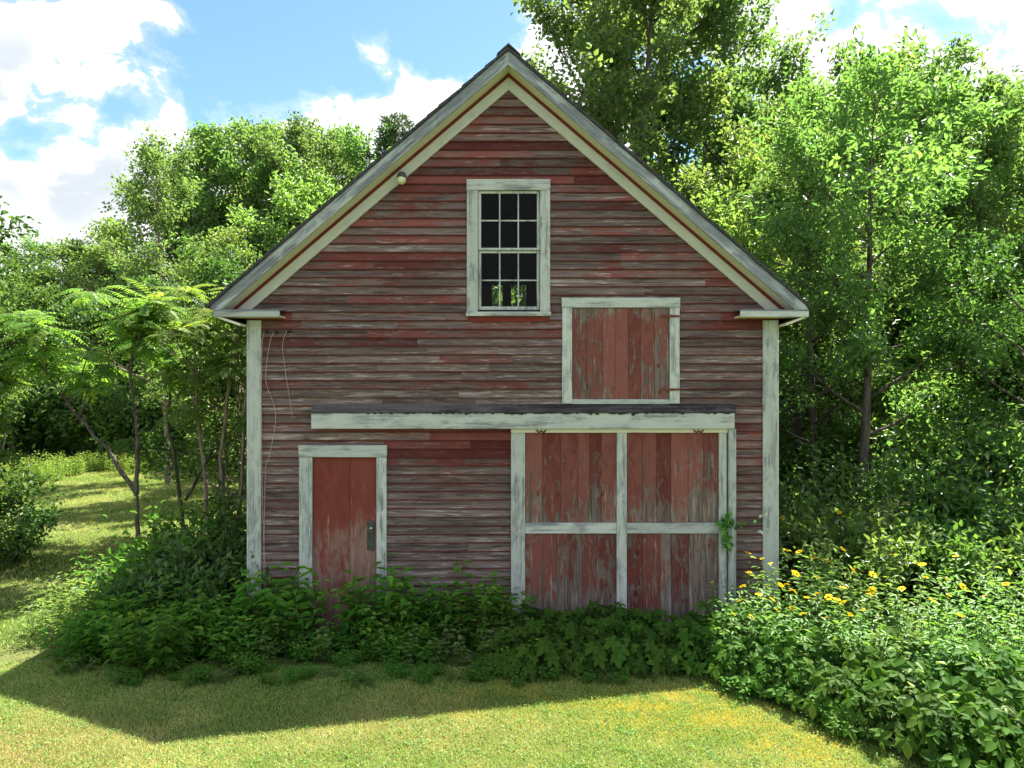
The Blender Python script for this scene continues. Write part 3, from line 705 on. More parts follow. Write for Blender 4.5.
def make_tree(seed, H, base, Rc, tr, nprim, nleaf, L, W, leaf, barkm, profile, sigma=0.16, up=0.5, lean=(0, 0), stems=1, sec=7, narrow=False, droop=0.2):
    rng = np.random.default_rng(seed); tubes = []; samples = []
    for sidx in range(stems):
        d0 = np.array([lean[0] + rng.normal(0, 0.05 + 0.08 * (stems > 1)), lean[1] + rng.normal(0, 0.05 + 0.08 * (stems > 1)), 1.0])
        hh = H * (1 if sidx == 0 else rng.uniform(0.7, 0.95))
        tp = polyline(rng, (rng.normal(0, 0.25) * (sidx > 0), rng.normal(0, 0.25) * (sidx > 0), 0), d0, hh, 10, (-d0[0] * .6, -d0[1] * .6, 0.2), 0.10)
        tubes.append((tp, [max(0.012, tr * (1 - 0.93 * (i / 10) ** 0.9)) for i in range(11)], 8))
        for k in range(nprim):
            f = base / H + (0.985 - base / H) * ((k + rng.uniform(0, 1)) / nprim) ** 0.9
            p, td = along(tp, min(f, 0.99))
            az = k * 2.4 + rng.normal(0, 0.5)
            q = (f - base / H) / (1 - base / H)
            ln = Rc * profile(q) * rng.uniform(0.55, 1.25)
            el = R(8 + 50 * q * up + 18 * up) + rng.normal(0, 0.12)
            d = np.array([math.cos(az) * math.cos(el), math.sin(az) * math.cos(el), math.sin(el)])
            bp = polyline(rng, p, d, ln, 6, (0, 0, 0.30 * up), 0.16)
            r0 = max(0.010, tr * 0.38 * (1 - f) + 0.010)
            tubes.append((bp, [max(0.004, r0 * (1 - 0.9 * i / 6)) for i in range(7)], 5))
            for j in range(max(2, int(sec * ln / (0.62 * Rc)))):
                g = rng.uniform(0.25, 1.0); sp_, sd = along(bp, g)
                sd2 = sd + rng.normal(0, 0.55, 3) + np.array([0, 0, 0.1])
                sp = polyline(rng, sp_, sd2, ln * rng.uniform(0.22, 0.42) * (1.15 - 0.4 * g) + 0.15, 4, (0, 0, 0.05), 0.22)
                tubes.append((sp, [max(0.003, r0 * 0.32 * (1 - 0.7 * i / 4)) for i in range(5)], 3))
                for u in np.linspace(0.2, 1.0, 7): samples.append((*along(sp, u)[0], *sd2))
            for u in np.linspace(0.5, 1.0, 4): samples.append((*along(bp, u)[0], *d))
    S = np.array(samples)
    ncl = max(20, nleaf // 11)
    cl = rng.integers(0, len(S), ncl); pick = cl[rng.integers(0, ncl, nleaf)]
    P = S[pick, :3] + np.clip(rng.normal(0, 1, (nleaf, 3)), -1.5, 1.5) * sigma * np.array([1, 1, 0.75])
    P[:, 2] = np.maximum(P[:, 2], 0.15)
    Dr = norm(S[pick, 3:]) * 0.6 + rng.normal(0, 0.6, (nleaf, 3)) + np.array([0, 0, -droop])
    N = norm(rng.normal(0, 0.55, (nleaf, 3)) + np.array([0.25, 0.15, 0.85]))
    clump = rng.random(len(S))[pick]
    tint = np.clip(0.5 * clump + 0.5 * rng.random(nleaf), 0, 1)
    ls = rng.uniform(0.7, 1.25, nleaf)
    cm = leaf_mesh('crown', P, Dr, N, L * ls, W * ls, leaf, rng, tint)
    return [('trunk', wood_mesh('trunk', tubes, barkm), (0, 0, 0)), ('crown', cm, (0, 0, 0))]

round_p = lambda q: max(0.15, math.sin(math.pi * min(1, 0.18 + 0.80 * q)) ** 0.7)
tall_p = lambda q: max(0.2, math.sin(math.pi * min(1, 0.22 + 0.74 * q)) ** 0.8 * (1.1 - 0.35 * q))
bushy_p = lambda q: max(0.2, (1 - 0.75 * q))

T = {}
T['maple'] = make_tree(11, 17, 3.0, 4.6, 0.30, 34, 23000, 0.17, 0.12, M['lf_maple'], M['bark'], round_p, 0.26, 0.6, sec=9)
T['maple2'] = make_tree(12, 15, 1.5, 4.2, 0.26, 34, 22000, 0.17, 0.11, M['lf_ash'], M['bark'], round_p, 0.26, 0.55, sec=9)
T['edge'] = make_tree(13, 10, 0.4, 3.4, 0.16, 32, 17000, 0.14, 0.09, M['lf_light'], M['bark'], bushy_p, 0.24, 0.5, sec=8)
T['edge_dark'] = make_tree(14, 9, 0.4, 3.2, 0.15, 30, 20000, 0.14, 0.09, M['lf_dark'], M['bark'], bushy_p, 0.24, 0.45, sec=8)
T['ash'] = make_tree(15, 10.2, 2.6, 2.9, 0.13, 30, 12500, 0.15, 0.064, M['lf_ash'], M['bark'], tall_p, 0.17, 0.55, sec=8)
T['ash2'] = make_tree(16, 9.2, 1.0, 2.8, 0.11, 32, 15000, 0.15, 0.065, M['lf_light'], M['bark'], tall_p, 0.17, 0.6, sec=8)
T['birch'] = make_tree(17, 10, 1.5, 2.6, 0.10, 32, 13000, 0.095, 0.065, M['lf_maple'], M['bark_pale'], tall_p, 0.15, 0.65, sec=7)
T['sapling'] = make_tree(18, 5.5, 1.5, 1.5, 0.045, 18, 5200, 0.12, 0.062, M['lf_ash'], M['bark_pale'], round_p, 0.13, 0.6, stems=4, sec=5)
T['dark_tree'] = make_tree(19, 6.6, 0.8, 2.2, 0.09, 26, 13000, 0.105, 0.06, M['lf_dark'], M['bark'], round_p, 0.15, 0.5, sec=7)
T['young'] = make_tree(20, 2.0, 0.2, 0.8, 0.02, 12, 620, 0.13, 0.065, M['lf_dark'], M['bark'], bushy_p, 0.05, 0.5, sec=4)

def make_pine(seed, H, Rc, n_w=26):
    rng = np.random.default_rng(seed); tubes = []; P = []; Dv = []
    tp = polyline(rng, (0, 0, 0), (0, 0, 1), H, 10, (0, 0, .3), 0.03)
    tubes.append((tp, [0.22 * (1 - 0.95 * i / 10) + 0.01 for i in range(11)], 7))
    for k in range(n_w):
        f = 0.12 + 0.87 * k / n_w; p, _ = along(tp, f)
        for j in range(6):
            az = j * 1.05 + k * 0.6 + rng.normal(0, 0.25)
            ln = Rc * (1 - f) ** 0.75 * rng.uniform(0.6, 1.15) + 0.25
            el = R(5 + 40 * f) + rng.normal(0, 0.1)
            bp = polyline(rng, p, (math.cos(az) * math.cos(el), math.sin(az) * math.cos(el), math.sin(el)), ln, 5, (0, 0, 0.35), 0.10)
            tubes.append((bp, [0.03 * (1 - f) * (1 - i / 6) + 0.006 for i in range(6)], 4))
            for m_ in range(int(7 + ln * 5)):
                q, dd = along(bp, rng.uniform(0.25, 1.0))
                tw = q + rng.normal(0, 0.10 + 0.05 * ln, 3) * np.array([1, 1, 0.5])
                for _ in range(9):
                    P.append(tw + rng.normal(0, 0.05, 3)); Dv.append(dd * 0.7 + rng.normal(0, 0.6, 3) + np.array([0, 0, 0.45]))
    P = np.array(P); Dv = np.array(Dv)
    cm = leaf_mesh('crown', P, Dv, norm(rng.normal(0, 1, P.shape)), rng.uniform(0.14, 0.24, len(P)), 0.034, M['lf_pine'], rng, fold=0.1, droop=0.05)
    return [('trunk', wood_mesh('trunk', tubes, M['bark']), (0, 0, 0)), ('crown', cm, (0, 0, 0))]
T['pine'] = make_pine(21, 16, 2.6)

def make_sumac(seed, limbs, rad, nsub=6, frond=0.64, nf=13, barkm=None):
    rng = np.random.default_rng(seed); tubes = []; P = []; Dv = []; Nn = []; Ls = []; tint = []
    tips = []
    for li, lb in enumerate(limbs):
        is_base = any(np.allclose(o_[0], (lb[-1][0], lb[-1][1], lb[-1][2]), atol=0.2) for o_ in limbs)
        lb = [np.array(p, float) for p in lb]
        # densify and wobble
        den = []
        for i in range(len(lb) - 1):
            for u in (0, 0.25, 0.5, 0.75): den.append(lb[i] * (1 - u) + lb[i + 1] * u + rng.normal(0, 0.012, 3) * (i + u > 0))
        den.append(lb[-1])
        n = len(den)
        tubes.append((den, [rad[li] * (1 - 0.72 * i / n) for i in range(n)], 8))
        if is_base: continue
        tips.append((den[-1], norm(den[-1] - den[-3])))
        for k in range(nsub):
            p, d = along(den, rng.uniform(0.55, 0.98) if k else 0.9)
            d2 = d * 0.4 + rng.normal(0, 0.55, 3) * np.array([1, 1, 0.35]) + np.array([0, 0, 0.45])
            sp = polyline(rng, p, d2, rng.uniform(0.45, 1.15), 4, (0, 0, 0.5), 0.12)
            tubes.append((sp, [0.016 * (1 - 0.5 * i / 4) for i in range(5)], 5)); tips.append((sp[-1], norm(sp[-1] - sp[-2])))
    for tp_, td in tips:
        a0 = rng.uniform(0, 6.28)
        for k in range(nf):
            az = a0 + k * 2.4; el = R(rng.uniform(-5, 60) * (0.35 + 0.65 * k / nf))
            d = np.array([math.cos(az) * math.cos(el), math.sin(az) * math.cos(el), math.sin(el)]); ln = frond * rng.uniform(0.7, 1.15)
            back = tp_ - td * rng.uniform(0, 0.22)
            rp = polyline(rng, back, d, ln, 8, (0, 0, -0.95), 0.03)
            tubes.append((rp, [0.0045 * (1 - 0.7 * i / 8) for i in range(9)], 3))
            tn = rng.random() * 0.7
            for j in range(11):
                f = 0.2 + 0.8 * j / 10.5
                q, dd = along(rp, min(f, 0.999)); s_ = norm(np.cross(dd, np.array([0, 0, 1.0]))); nn = np.cross(s_, dd)
                env = math.sin(math.pi * min(0.95, 0.22 + 0.70 * j / 10)) ** 0.6
                for sg in (-1, 1):
                    P.append(q); Dv.append(s_ * sg + dd * 0.45 - nn * 0.25 + rng.normal(0, 0.06, 3)); Nn.append(nn + rng.normal(0, 0.12, 3))
                    Ls.append(0.19 * frond * env * rng.uniform(0.9, 1.1)); tint.append(tn + 0.3 * rng.random())
            P.append(rp[-1]); Dv.append(rp[-1] - rp[-2]); Nn.append(np.array([0, 0, 1.0])); Ls.append(0.10 * frond); tint.append(tn)
    Ls = np.array(Ls)
    cm = leaf_mesh('crown', np.array(P), np.array(Dv), np.array(Nn), Ls, Ls * 0.36, M['lf_sumac'], rng, np.array(tint), fold=0.12, droop=0.12)
    return [('trunk', wood_mesh('trunk', tubes, barkm or M['bark']), (0, 0, 0)), ('crown', cm, (0, 0, 0))]

def make_herb(seed, h, spread, nst, L, W, leaf, step=0.065, lean=0.28, top_small=0.6, petiole=0.03, stemr=0.005, three=False, stemm=None, bare=0.08):
    rng = np.random.default_rng(seed); tubes = []; P = []; Dv = []; Nn = []; Ls = []; ti = []; tops = []
    for k in range(nst):
        a = rng.uniform(0, 6.28); r_ = spread * math.sqrt(rng.random()) * 0.75
        hh = h * rng.uniform(0.6, 1.0) * (1 - 0.3 * (r_ / spread)); d = np.array([math.cos(a) * lean * rng.uniform(0.3, 1.2), math.sin(a) * lean * rng.uniform(0.3, 1.2), 1])
        st = polyline(rng, (r_ * math.cos(a), r_ * math.sin(a), 0), d, hh, 6, (0, 0, 0.1), 0.10)
        tubes.append((st, [stemr * (1 - 0.6 * i / 6) for i in range(7)], 4)); tops.append((st[-1], norm(st[-1] - st[-2])))
        n = max(3, int(hh / step)); tn = rng.random() * 0.5
        for j in range(n):
            f = bare + (1 - bare) * (j + 0.5) / n; p, sd = along(st, f); az = j * 1.57 + k
            for sg in (0, math.pi):
                b = az + sg + rng.normal(0, 0.35); el = R(rng.uniform(-15, 40))
                dd = np.array([math.cos(b) * math.cos(el), math.sin(b) * math.cos(el), math.sin(el)])
                ls = L * (1 - (1 - top_small) * f) * rng.uniform(0.7, 1.2)
                nn = np.array([0, 0, 1.0]) + rng.normal(0, 0.25, 3) - dd * math.sin(el)
                for off in ((-0.75, 0, 0.75) if three else (0,)):
                    c_, s_ = math.cos(off), math.sin(off)
                    d3 = np.array([dd[0] * c_ - dd[1] * s_, dd[0] * s_ + dd[1] * c_, dd[2]])
                    P.append(p + dd * petiole); Dv.append(d3); Nn.append(nn); Ls.append(ls * (1 if off == 0 else 0.8)); ti.append(tn + 0.30 * rng.random() + 0.30 * f ** 2)
    Ls = np.array(Ls)
    fm = leaf_mesh('foliage', np.array(P), np.array(Dv), np.array(Nn), Ls, Ls * (W / L), leaf, rng, np.array(ti), fold=0.18, droop=0.28)
    pr = [('stem', wood_mesh('stem', tubes, stemm or M['stem']), (0, 0, 0)), ('foliage', fm, (0, 0, 0))]
    return pr, tops

def make_creeper(seed, rad, h, n, L=0.115, leaf=None, flat=False):
    """five-fingered leaves held out on thin stalks over a low mound"""
    rng = np.random.default_rng(seed); tubes = []; P = []; Dv = []; Nn = []; Ls = []; ti = []
    for k in range(n):
        a = rng.uniform(0, 6.28); u = math.sqrt(rng.random()); r_ = rad * u
        zt = h * (1 - 0.75 * u ** 2.2) * rng.uniform(0.45, 1.1) + 0.04
        c = np.array([r_ * math.cos(a), r_ * math.sin(a), zt])
        out = np.array([math.cos(a) * u, math.sin(a) * u, 0])
        nn = norm(np.array([0, 0, 0.75]) + out * 0.55 + np.array([0.1, -0.30, 0]) + rng.normal(0, 0.22, 3))
        g = np.array([c[0] * 0.6, c[1] * 0.6, max(0, zt - 0.3)])
        tubes.append(([g, g * 0.4 + c * 0.6 + rng.normal(0, .015, 3), c], [0.004, 0.003, 0.002], 3))
        t1 = norm(np.cross(nn, rng.normal(0, 1, 3))); t1 = norm(t1 + out * 0.8 - nn * (t1 + out * 0.8).dot(nn)); t2 = np.cross(nn, t1)
        sz = L * rng.uniform(0.65, 1.25); tn = rng.random() * 0.7
        for i, (an, sc_) in enumerate(((-2.0, .7), (-1.0, .9), (0, 1.1), (1.0, .9), (2.0, .7))):
            P.append(c + rng.normal(0, 0.003, 3)); Dv.append(t1 * math.cos(an) + t2 * math.sin(an) - nn * 0.18); Nn.append(nn + rng.normal(0, 0.12, 3)); Ls.append(sz * sc_); ti.append(tn + 0.25 * rng.random())
    Ls = np.array(Ls)
    fm = leaf_mesh('foliage', np.array(P), np.array(Dv), np.array(Nn), Ls, Ls * 0.52, leaf or M['lf_creeper'], rng, np.array(ti), fold=0.10, droop=0.20, shape=(0.42, 0.75, 1.0, 0.75))
    return [('stem', wood_mesh('stem', tubes, M['stem']), (0, 0, 0)), ('foliage', fm, (0, 0, 0))]

def make_shrub(seed, rad, h, n, L, W, leaf, nst=16, sigma=0.10):
    rng = np.random.default_rng(seed); tubes = []; S = []
    for k in range(nst):
        a = k * 2.4 + rng.normal(0, .4); tilt = rng.uniform(0.05, 1.0)
        d = np.array([math.cos(a) * tilt * rad / h * 1.1, math.sin(a) * tilt * rad / h * 1.1, 1.0])
        st = polyline(rng, (0.1 * math.cos(a), 0.1 * math.sin(a), 0), d, h * rng.uniform(0.75, 1.1) * (1 + 0.1 * tilt), 6, (math.cos(a) * .3, math.sin(a) * .3, -0.25), 0.15)
        tubes.append((st, [0.014 * (1 - 0.8 * i / 6) for i in range(7)], 4))
        for j in range(7):
            p, sd = along(st, rng.uniform(0.15, 1)); tw = polyline(rng, p, sd + rng.normal(0, .7, 3), rng.uniform(.15, .4) * max(rad, .6), 3, (0, 0, .1), .2)
            tubes.append((tw, [.004, .0035, .003, .002], 3))
            for u in np.linspace(.1, 1, 5): S.append((*along(tw, u)[0], *sd))
    S = np.array(S); pk = rng.integers(0, len(S), n)
    P = S[pk, :3] + rng.normal(0, sigma, (n, 3)); P[:, 2] = np.abs(P[:, 2]) + 0.02
    Dr = norm(S[pk, 3:]) * .4 + rng.normal(0, .6, (n, 3)); N = norm(rng.normal(0, .5, (n, 3)) + np.array([.15, 0, .9])); ls = rng.uniform(.7, 1.25, n)
    fm = leaf_mesh('foliage', P, Dr, N, L * ls, W * ls, leaf, rng, 0.5 * rng.random(len(S))[pk] + 0.5 * rng.random(n))
    return [('stem', wood_mesh('stem', tubes, M['bark']), (0, 0, 0)), ('foliage', fm, (0, 0, 0))]

def blade_mesh(name, XY, h, wd, rng, mat, lean=0.95, tint=None):
    n = len(XY); a = rng.uniform(0, 6.28, n); ln = rng.uniform(0.1, 1.0, n) * lean; b = rng.uniform(0, 6.28, n)
    hh = h * rng.uniform(0.5, 1.25, n)
    P = np.concatenate([XY, np.zeros((n, 1))], 1)
    s = np.stack([np.cos(a), np.sin(a), np.zeros(n)], 1) * (wd * rng.uniform(0.7, 1.3, n))[:, None] * 0.5
    tip = P + np.stack([np.cos(b) * ln * hh, np.sin(b) * ln * hh, hh * np.sqrt(np.maximum(0.15, 1 - ln ** 2 * 0.6))], 1)
    return nmesh(name, np.stack([P - s, P + s, tip], 1), 3, rng.random(n) if tint is None else tint, mat)

# ------------------------------------------------------------------ lawn grass: nobody could count it
rng = np.random.default_rng(5)
def bed_front(x):        # depth of the front edge of the planting along the barn
    return np.where(x < 1.6, 8.15 + 0.10 * np.sin(x * 3.1), np.where(x < 2.0, 8.05, 8.05 - (x - 2.0) * 1.42))
def grass_patch(n, x0, x1, y0, y1, h, wd, keep):
    xy = np.stack([rng.uniform(x0, x1, n), rng.uniform(y0, y1, n)], 1)
    u = xy[:, 1]
    xy = xy[keep(xy[:, 0], xy[:, 1])]
    return blade_mesh('lawn_grass', xy, h, wd, rng, M['grass'])
ov = lambda x, y: (np.abs(x) < y * 0.76 + 0.4)
gr = link('lawn_grass', grass_patch(330000, -7.6, 5.2, 5.0, 9.0, 0.032, 0.0075, lambda x, y: ov(x, y) & (y < bed_front(x) + 0.35)))
tag(gr, 'short mown grass of the sunny lawn in front of the barn', 'grass', kind='stuff')
# clover and other small round leaves between the blades
n = 60000; xy = np.stack([rng.uniform(-7.6, 5.2, n), rng.uniform(5.0, 9.0, n)], 1)
cl_ = 0.5 + 0.5 * np.sin(xy[:, 0] * 7.3 + 2.0 * np.sin(xy[:, 1] * 5.1)) * np.sin(xy[:, 1] * 8.7 + 1.5 * np.sin(xy[:, 0] * 4.3))
kp = ov(xy[:, 0], xy[:, 1]) & (xy[:, 1] < bed_front(xy[:, 0]) + 0.35) & (rng.random(n) < 0.15 + 0.85 * cl_)
xy = xy[kp]; n = len(xy); a = rng.uniform(0, 6.28, n)
P = np.concatenate([xy, rng.uniform(0.012, 0.034, (n, 1))], 1)
clo = link('lawn_clover', leaf_mesh('lawn_clover', P, np.stack([np.cos(a), np.sin(a), rng.uniform(-.3, .5, n)], 1), np.stack([rng.normal(0, .35, n), rng.normal(0, .35, n), np.ones(n)], 1), rng.uniform(.012, .026, n), rng.uniform(.010, .02, n), M['lf_clover'], rng))
tag(clo, 'tiny clover leaves scattered through the front lawn', 'clover', kind='stuff')
g2 = link('lawn_grass', grass_patch(300000, -26, -4.2, 9.0, 34, 0.055, 0.016, lambda x, y: ov(x, y) & ((x < -5.6) | (y > 12))))
tag(g2, 'grass of the open lawn reaching back past the left side of the barn', 'grass', kind='stuff')

# ------------------------------------------------------------------ left of the barn
random.seed(21)
sm1 = make_sumac(31, [[(0, 0, 0), (0.02, 0, 0.8), (0.0, 0, 1.45)], [(0, 0, 1.42), (-0.55, 0.05, 2.2), (-1.2, 0.0, 3.0), (-1.75, -0.1, 3.9)], [(0, 0, 1.42), (-0.02, 0.05, 2.4), (-0.2, 0.1, 3.6), (0.05, 0.05, 4.55)]], [0.055, 0.042, 0.038], nsub=11)
sm1_trunkless = sm1
plant(sm1, 'sumac_tree', 'sumac with a dark trunk forking into a Y above the left bushes', 'tree', px(137, 12.3), 12.3, 0.0, group='sumac trees')
sm2 = make_sumac(32, [[(0, 0, 0), (-0.12, 0, 1.6), (-0.3, 0.1, 3.0), (-0.35, 0, 4.4)], [(0.15, 0.1, 0), (0.12, 0.1, 2.0), (0.2, 0.2, 3.4), (0.5, 0.2, 4.8)], [(0.3, -0.05, 0), (0.5, 0, 1.6), (0.55, 0.1, 3.1), (0.3, 0.1, 4.2)]], [0.04, 0.045, 0.035], nsub=6, barkm=M['bark_pale'])
plant(sm2, 'sumac_tree', 'sumac clump of pale slender stems close to the barn’s left corner', 'tree', px(212, 12.4), 12.4, 0.0, group='sumac trees')
sm3 = make_sumac(33, [[(0, 0, 0), (0.1, 0, 1.2), (0.3, 0, 2.4), (0.2, 0, 3.4)], [(0, 0, 0.9), (-0.5, 0.1, 1.9), (-0.9, 0.1, 3.1)]], [0.04, 0.03], nsub=7)
plant(sm3, 'sumac_tree', 'sumac at the left edge whose fronds hang over the lawn', 'tree', px(-15, 13.2), 13.2, 0.4, group='sumac trees')
plant(T['dark_tree'], 'broadleaf_tree', 'dark leaved tree cut off by the left edge of the photo', 'tree', px(-45, 12.5), 12.5, 1.0, 0.98)
plant(T['birch'], 'birch_tree', 'tall airy tree rising highest above the left sumacs', 'tree', px(168, 24), 24, 0.2, 1.15)
plant(T['sapling'], 'sapling', 'thin pale saplings growing just behind the barn’s left corner board', 'sapling', px(236, 13.6), 13.6, 1.2, 0.9)
plant(T['ash2'], 'ash_tree', 'yellow green tree behind the left slope of the barn roof', 'tree', px(285, 23), 23, 0.6, 1.05)
GL = 'trees of the wood behind the left lawn'
for p_, y_, k_, s_, lb in ((240, 34, 'maple2', 1.02, 'rounded tree with the highest crown left of the roof'),
                           (308, 35, 'maple', 0.90, 'green tree crown just left of the two pines above the roof edge'),
                           (190, 37, 'maple', 0.80, 'tree of the wood standing behind the tall airy tree'),
                           (118, 36, 'edge', 1.15, 'light green tree left of the tall airy tree'),
                           (30, 36, 'maple2', 0.68, 'low tree of the wood right of the dark left edge tree'),
                           (368, 33, 'maple2', 0.95, 'tree crown showing through below the pine beside the roof')):
    plant(T[k_], 'broadleaf_tree', lb, 'tree', px(p_, y_), y_, None, s_, GL)
for p_, y_, s_, lb in ((345, 36, (1.7, 1.7, 0.95), 'pine with a blunt top left of the taller pine'), (400, 33, (1.6, 1.6, 0.97), 'pine with the tallest pointed top beside the roof edge'), (82, 36, (1.0, 1.0, 0.66), 'distant pine poking above the wood, left of the tall airy tree'), (112, 39, 0.72, 'distant pine just right of the other far left pine')):
    plant(T['pine'], 'pine_tree', lb, 'tree', px(p_, y_), y_, None, s_, 'pine trees')
lbE = 'leafy tree low in the wood edge behind the left lawn'
for p_, y_, k_, s_ in ((-60, 32, 'edge_dark', .8), (15, 31, 'edge_dark', .75), (70, 33, 'edge', .76), (125, 34, 'edge_dark', .80), (180, 35, 'edge', .8), (225, 33, 'edge', .8), (265, 31, 'edge', .78), (305, 28, 'edge_dark', .85), (-20, 38, 'edge', 1), (150, 40, 'edge_dark', 1.1), (250, 40, 'edge', 1.1), (60, 42, 'edge_dark', 1.05)):
    plant(T[k_], 'edge_tree', lbE, 'tree', px(p_, y_), y_, None, s_, 'edge trees behind the left lawn')

# weeds where the mown lawn ends
wd = [make_herb(s, 1.3, 0.75, 24, 0.13, 0.045, M['lf_weed'], 0.07, 0.15, 0.7)[0] for s in (41, 42)]
random.seed(8)
for i in range(34):
    u = i / 33
    p_ = -20 + 290 * u; y_ = 23.5 + 6.0 * u + random.uniform(-0.4, 1.6)
    plant(wd[i % 2], 'tall_weed', 'pale green tall weed in the strip behind the left lawn', 'weed', px(p_, y_), y_, None, random.uniform(0.5, 0.95), 'weeds along the far lawn edge')

# the mounded bushes left of the barn
sh = [make_shrub(51, 0.75, 1.25, 1500, 0.11, 0.062, M['lf_herb']), make_shrub(52, 0.7, 1.1, 1500, 0.10, 0.052, M['lf_dark']), make_shrub(53, 0.6, 0.9, 1300, 0.095, 0.05, M['lf_ash'])]
hb = [make_herb(61, 1.08, 0.40, 10, 0.21, 0.105, M['lf_herb'], 0.085)[0], make_herb(62, 0.78, 0.40, 10, 0.18, 0.09, M['lf_herb'], 0.07)[0], make_herb(63, 0.92, 0.40, 8, 0.17, 0.08, M['lf_herb'], 0.07, three=True)[0],
      make_herb(64, 0.48, 0.36, 10, 0.125, 0.07, M['lf_herb'], 0.05)[0], make_herb(65, 1.0, 0.38, 9, 0.15, 0.035, M['lf_light'], 0.06)[0]]
random.seed(31)
for x, y, k, s in ((-4.35, 10.3, 2, 1.25), (-4.75, 10.9, 0, 1.05), (-4.2, 11.2, 1, 1.25), (-5.3, 10.4, 0, 0.85), (-4.0, 9.9, 1, 0.95), (-5.2, 11.3, 2, 1.0), (-4.5, 9.7, 2, 0.95), (-5.75, 11.2, 2, 0.75), (-4.1, 12.2, 1, 1.2), (-4.9, 9.9, 1, 0.85)):
    plant(sh[k], 'leafy_shrub', 'dense green shrub in the mound left of the barn’s corner board', 'shrub', x, y, None, s, 'shrubs in the mound left of the barn')
for x, y, k, s in ((-5.9, 9.9, 4, 0.95), (-5.75, 9.3, 4, 0.85), (-6.1, 9.5, 4, 0.75), (-5.6, 9.05, 4, 0.75), (-6.2, 10.1, 4, 0.9), (-5.9, 10.5, 4, 1.0), (-5.6, 9.8, 4, 1.0), (-5.5, 10.4, 4, 1.1), (-6.3, 10.7, 4, .9), (-5.95, 9.6, 4, .9)):
    plant(hb[k], 'narrow_leaved_weed', 'pale narrow-leaved weed on the sunny left flank of the mound', 'weed', x, y, None, s, 'pale weeds on the mound’s left flank')
for i in range(38):
    x = -5.6 + 2.2 * random.random(); y = 8.30 + 1.0 * random.random() + max(0, (-4.6 - x)) * 0.6
    plant(hb[random.choice((1, 3, 3, 2))], 'leafy_weed', 'low green weed along the front of the left mound', 'weed', x, y, None, random.uniform(0.75, 1.1), 'weeds in front of the left mound')

# plants along the foot of the barn
lbA = 'leafy green weed at the barn foot between the corner board and the big door'
random.seed(77)
for x, y, k, s in ((X(285), 9.25, 0, 1.18), (X(302), 9.15, 0, 1.1), (X(268), 9.2, 0, 0.9), (X(312), 9.0, 0, .85)):
    plant(hb[k], 'broad_leaved_weed', 'tall broad-leaved weed hiding the foot of the door’s left casing', 'weed', x, y, None, s, 'tall weeds left of the door')
for x, y, k, s in ((X(388), 9.3, 0, 1.2), (X(375), 9.15, 2, 1.12), (X(404), 9.25, 0, 1.12), (X(420), 9.2, 2, .9)):
    plant(hb[k], 'broad_leaved_weed', 'tall leafy weed climbing against the door’s right casing', 'weed', x, y, None, s, 'tall weeds right of the door')
for x, y, k, s in ((X(470), 9.3, 0, 1.1), (X(490), 9.3, 2, 1.08), (X(505), 9.4, 0, 0.9), (X(455), 9.25, 0, .85)):
    plant(hb[k], 'broad_leaved_weed', 'tall leafy weed beside the left stile of the big door', 'weed', x, y, None, s, 'tall weeds by the big door')
for i in range(60):
    x = -3.55 + 3.75 * random.random(); y = random.uniform(8.2, 9.4) - 0.18 * max(0, math.sin(x * 5.0))
    k = random.choice((1, 3, 2, 1)) if y > 8.75 else random.choice((3, 3, 1))
    if X(322) < x < X(366) and y > 9.0: k = 3
    plant(hb[k], 'leafy_weed', lbA, 'weed', x, y, None, random.uniform(0.5, 0.95) * (0.62 + 0.38 * (y - 8.3)) * (0.85 + 0.25 * math.sin(x * 3.7)), 'weeds at the barn foot')
cr = [make_creeper(71, 0.55, 0.42, 90, 0.12), make_creeper(72, 0.6, 0.55, 110, 0.125), make_creeper(73, 0.65, 0.8, 150, 0.125)]
random.seed(15)
for i in range(17):
    x = X(505) + (X(700) - X(505)) * (i + random.random()) / 17; y = random.uniform(8.45, 9.35)
    plant(cr[0], 'creeper_plant', 'dark five-fingered creeper on the ground before the big door', 'creeper', x, y, random.uniform(-0.6, 0.6), random.uniform(0.8, 1.0), 'creepers before the big door')
# ------------------------------------------------------------------ right bed: creepers in front, yellow flowers behind
lbC = 'five-fingered creeper along the front of the right-hand flower bed'
edge = [(1.95, 8.35), (2.2, 8.05), (2.45, 7.75), (2.7, 7.45), (2.95, 7.1), (3.2, 6.75), (3.45, 6.4), (3.75, 6.05), (4.05, 5.75)]
for i, (x, y) in enumerate(edge):
    plant(cr[1], 'creeper_plant', lbC, 'creeper', x + 0.25, y + 0.15, random.uniform(-.6, .6), random.uniform(0.75, 0.95), 'creepers edging the flower bed')
    plant(cr[1], 'creeper_plant', lbC, 'creeper', x + 0.65, y + 0.40, random.uniform(-.6, .6), random.uniform(0.95, 1.1), 'creepers edging the flower bed')
    if i > 3: plant(cr[2], 'creeper_plant', lbC, 'creeper', x + 1.15, y + 0.45, random.uniform(-.6, .6), random.uniform(0.75, .95), 'creepers edging the flower bed')

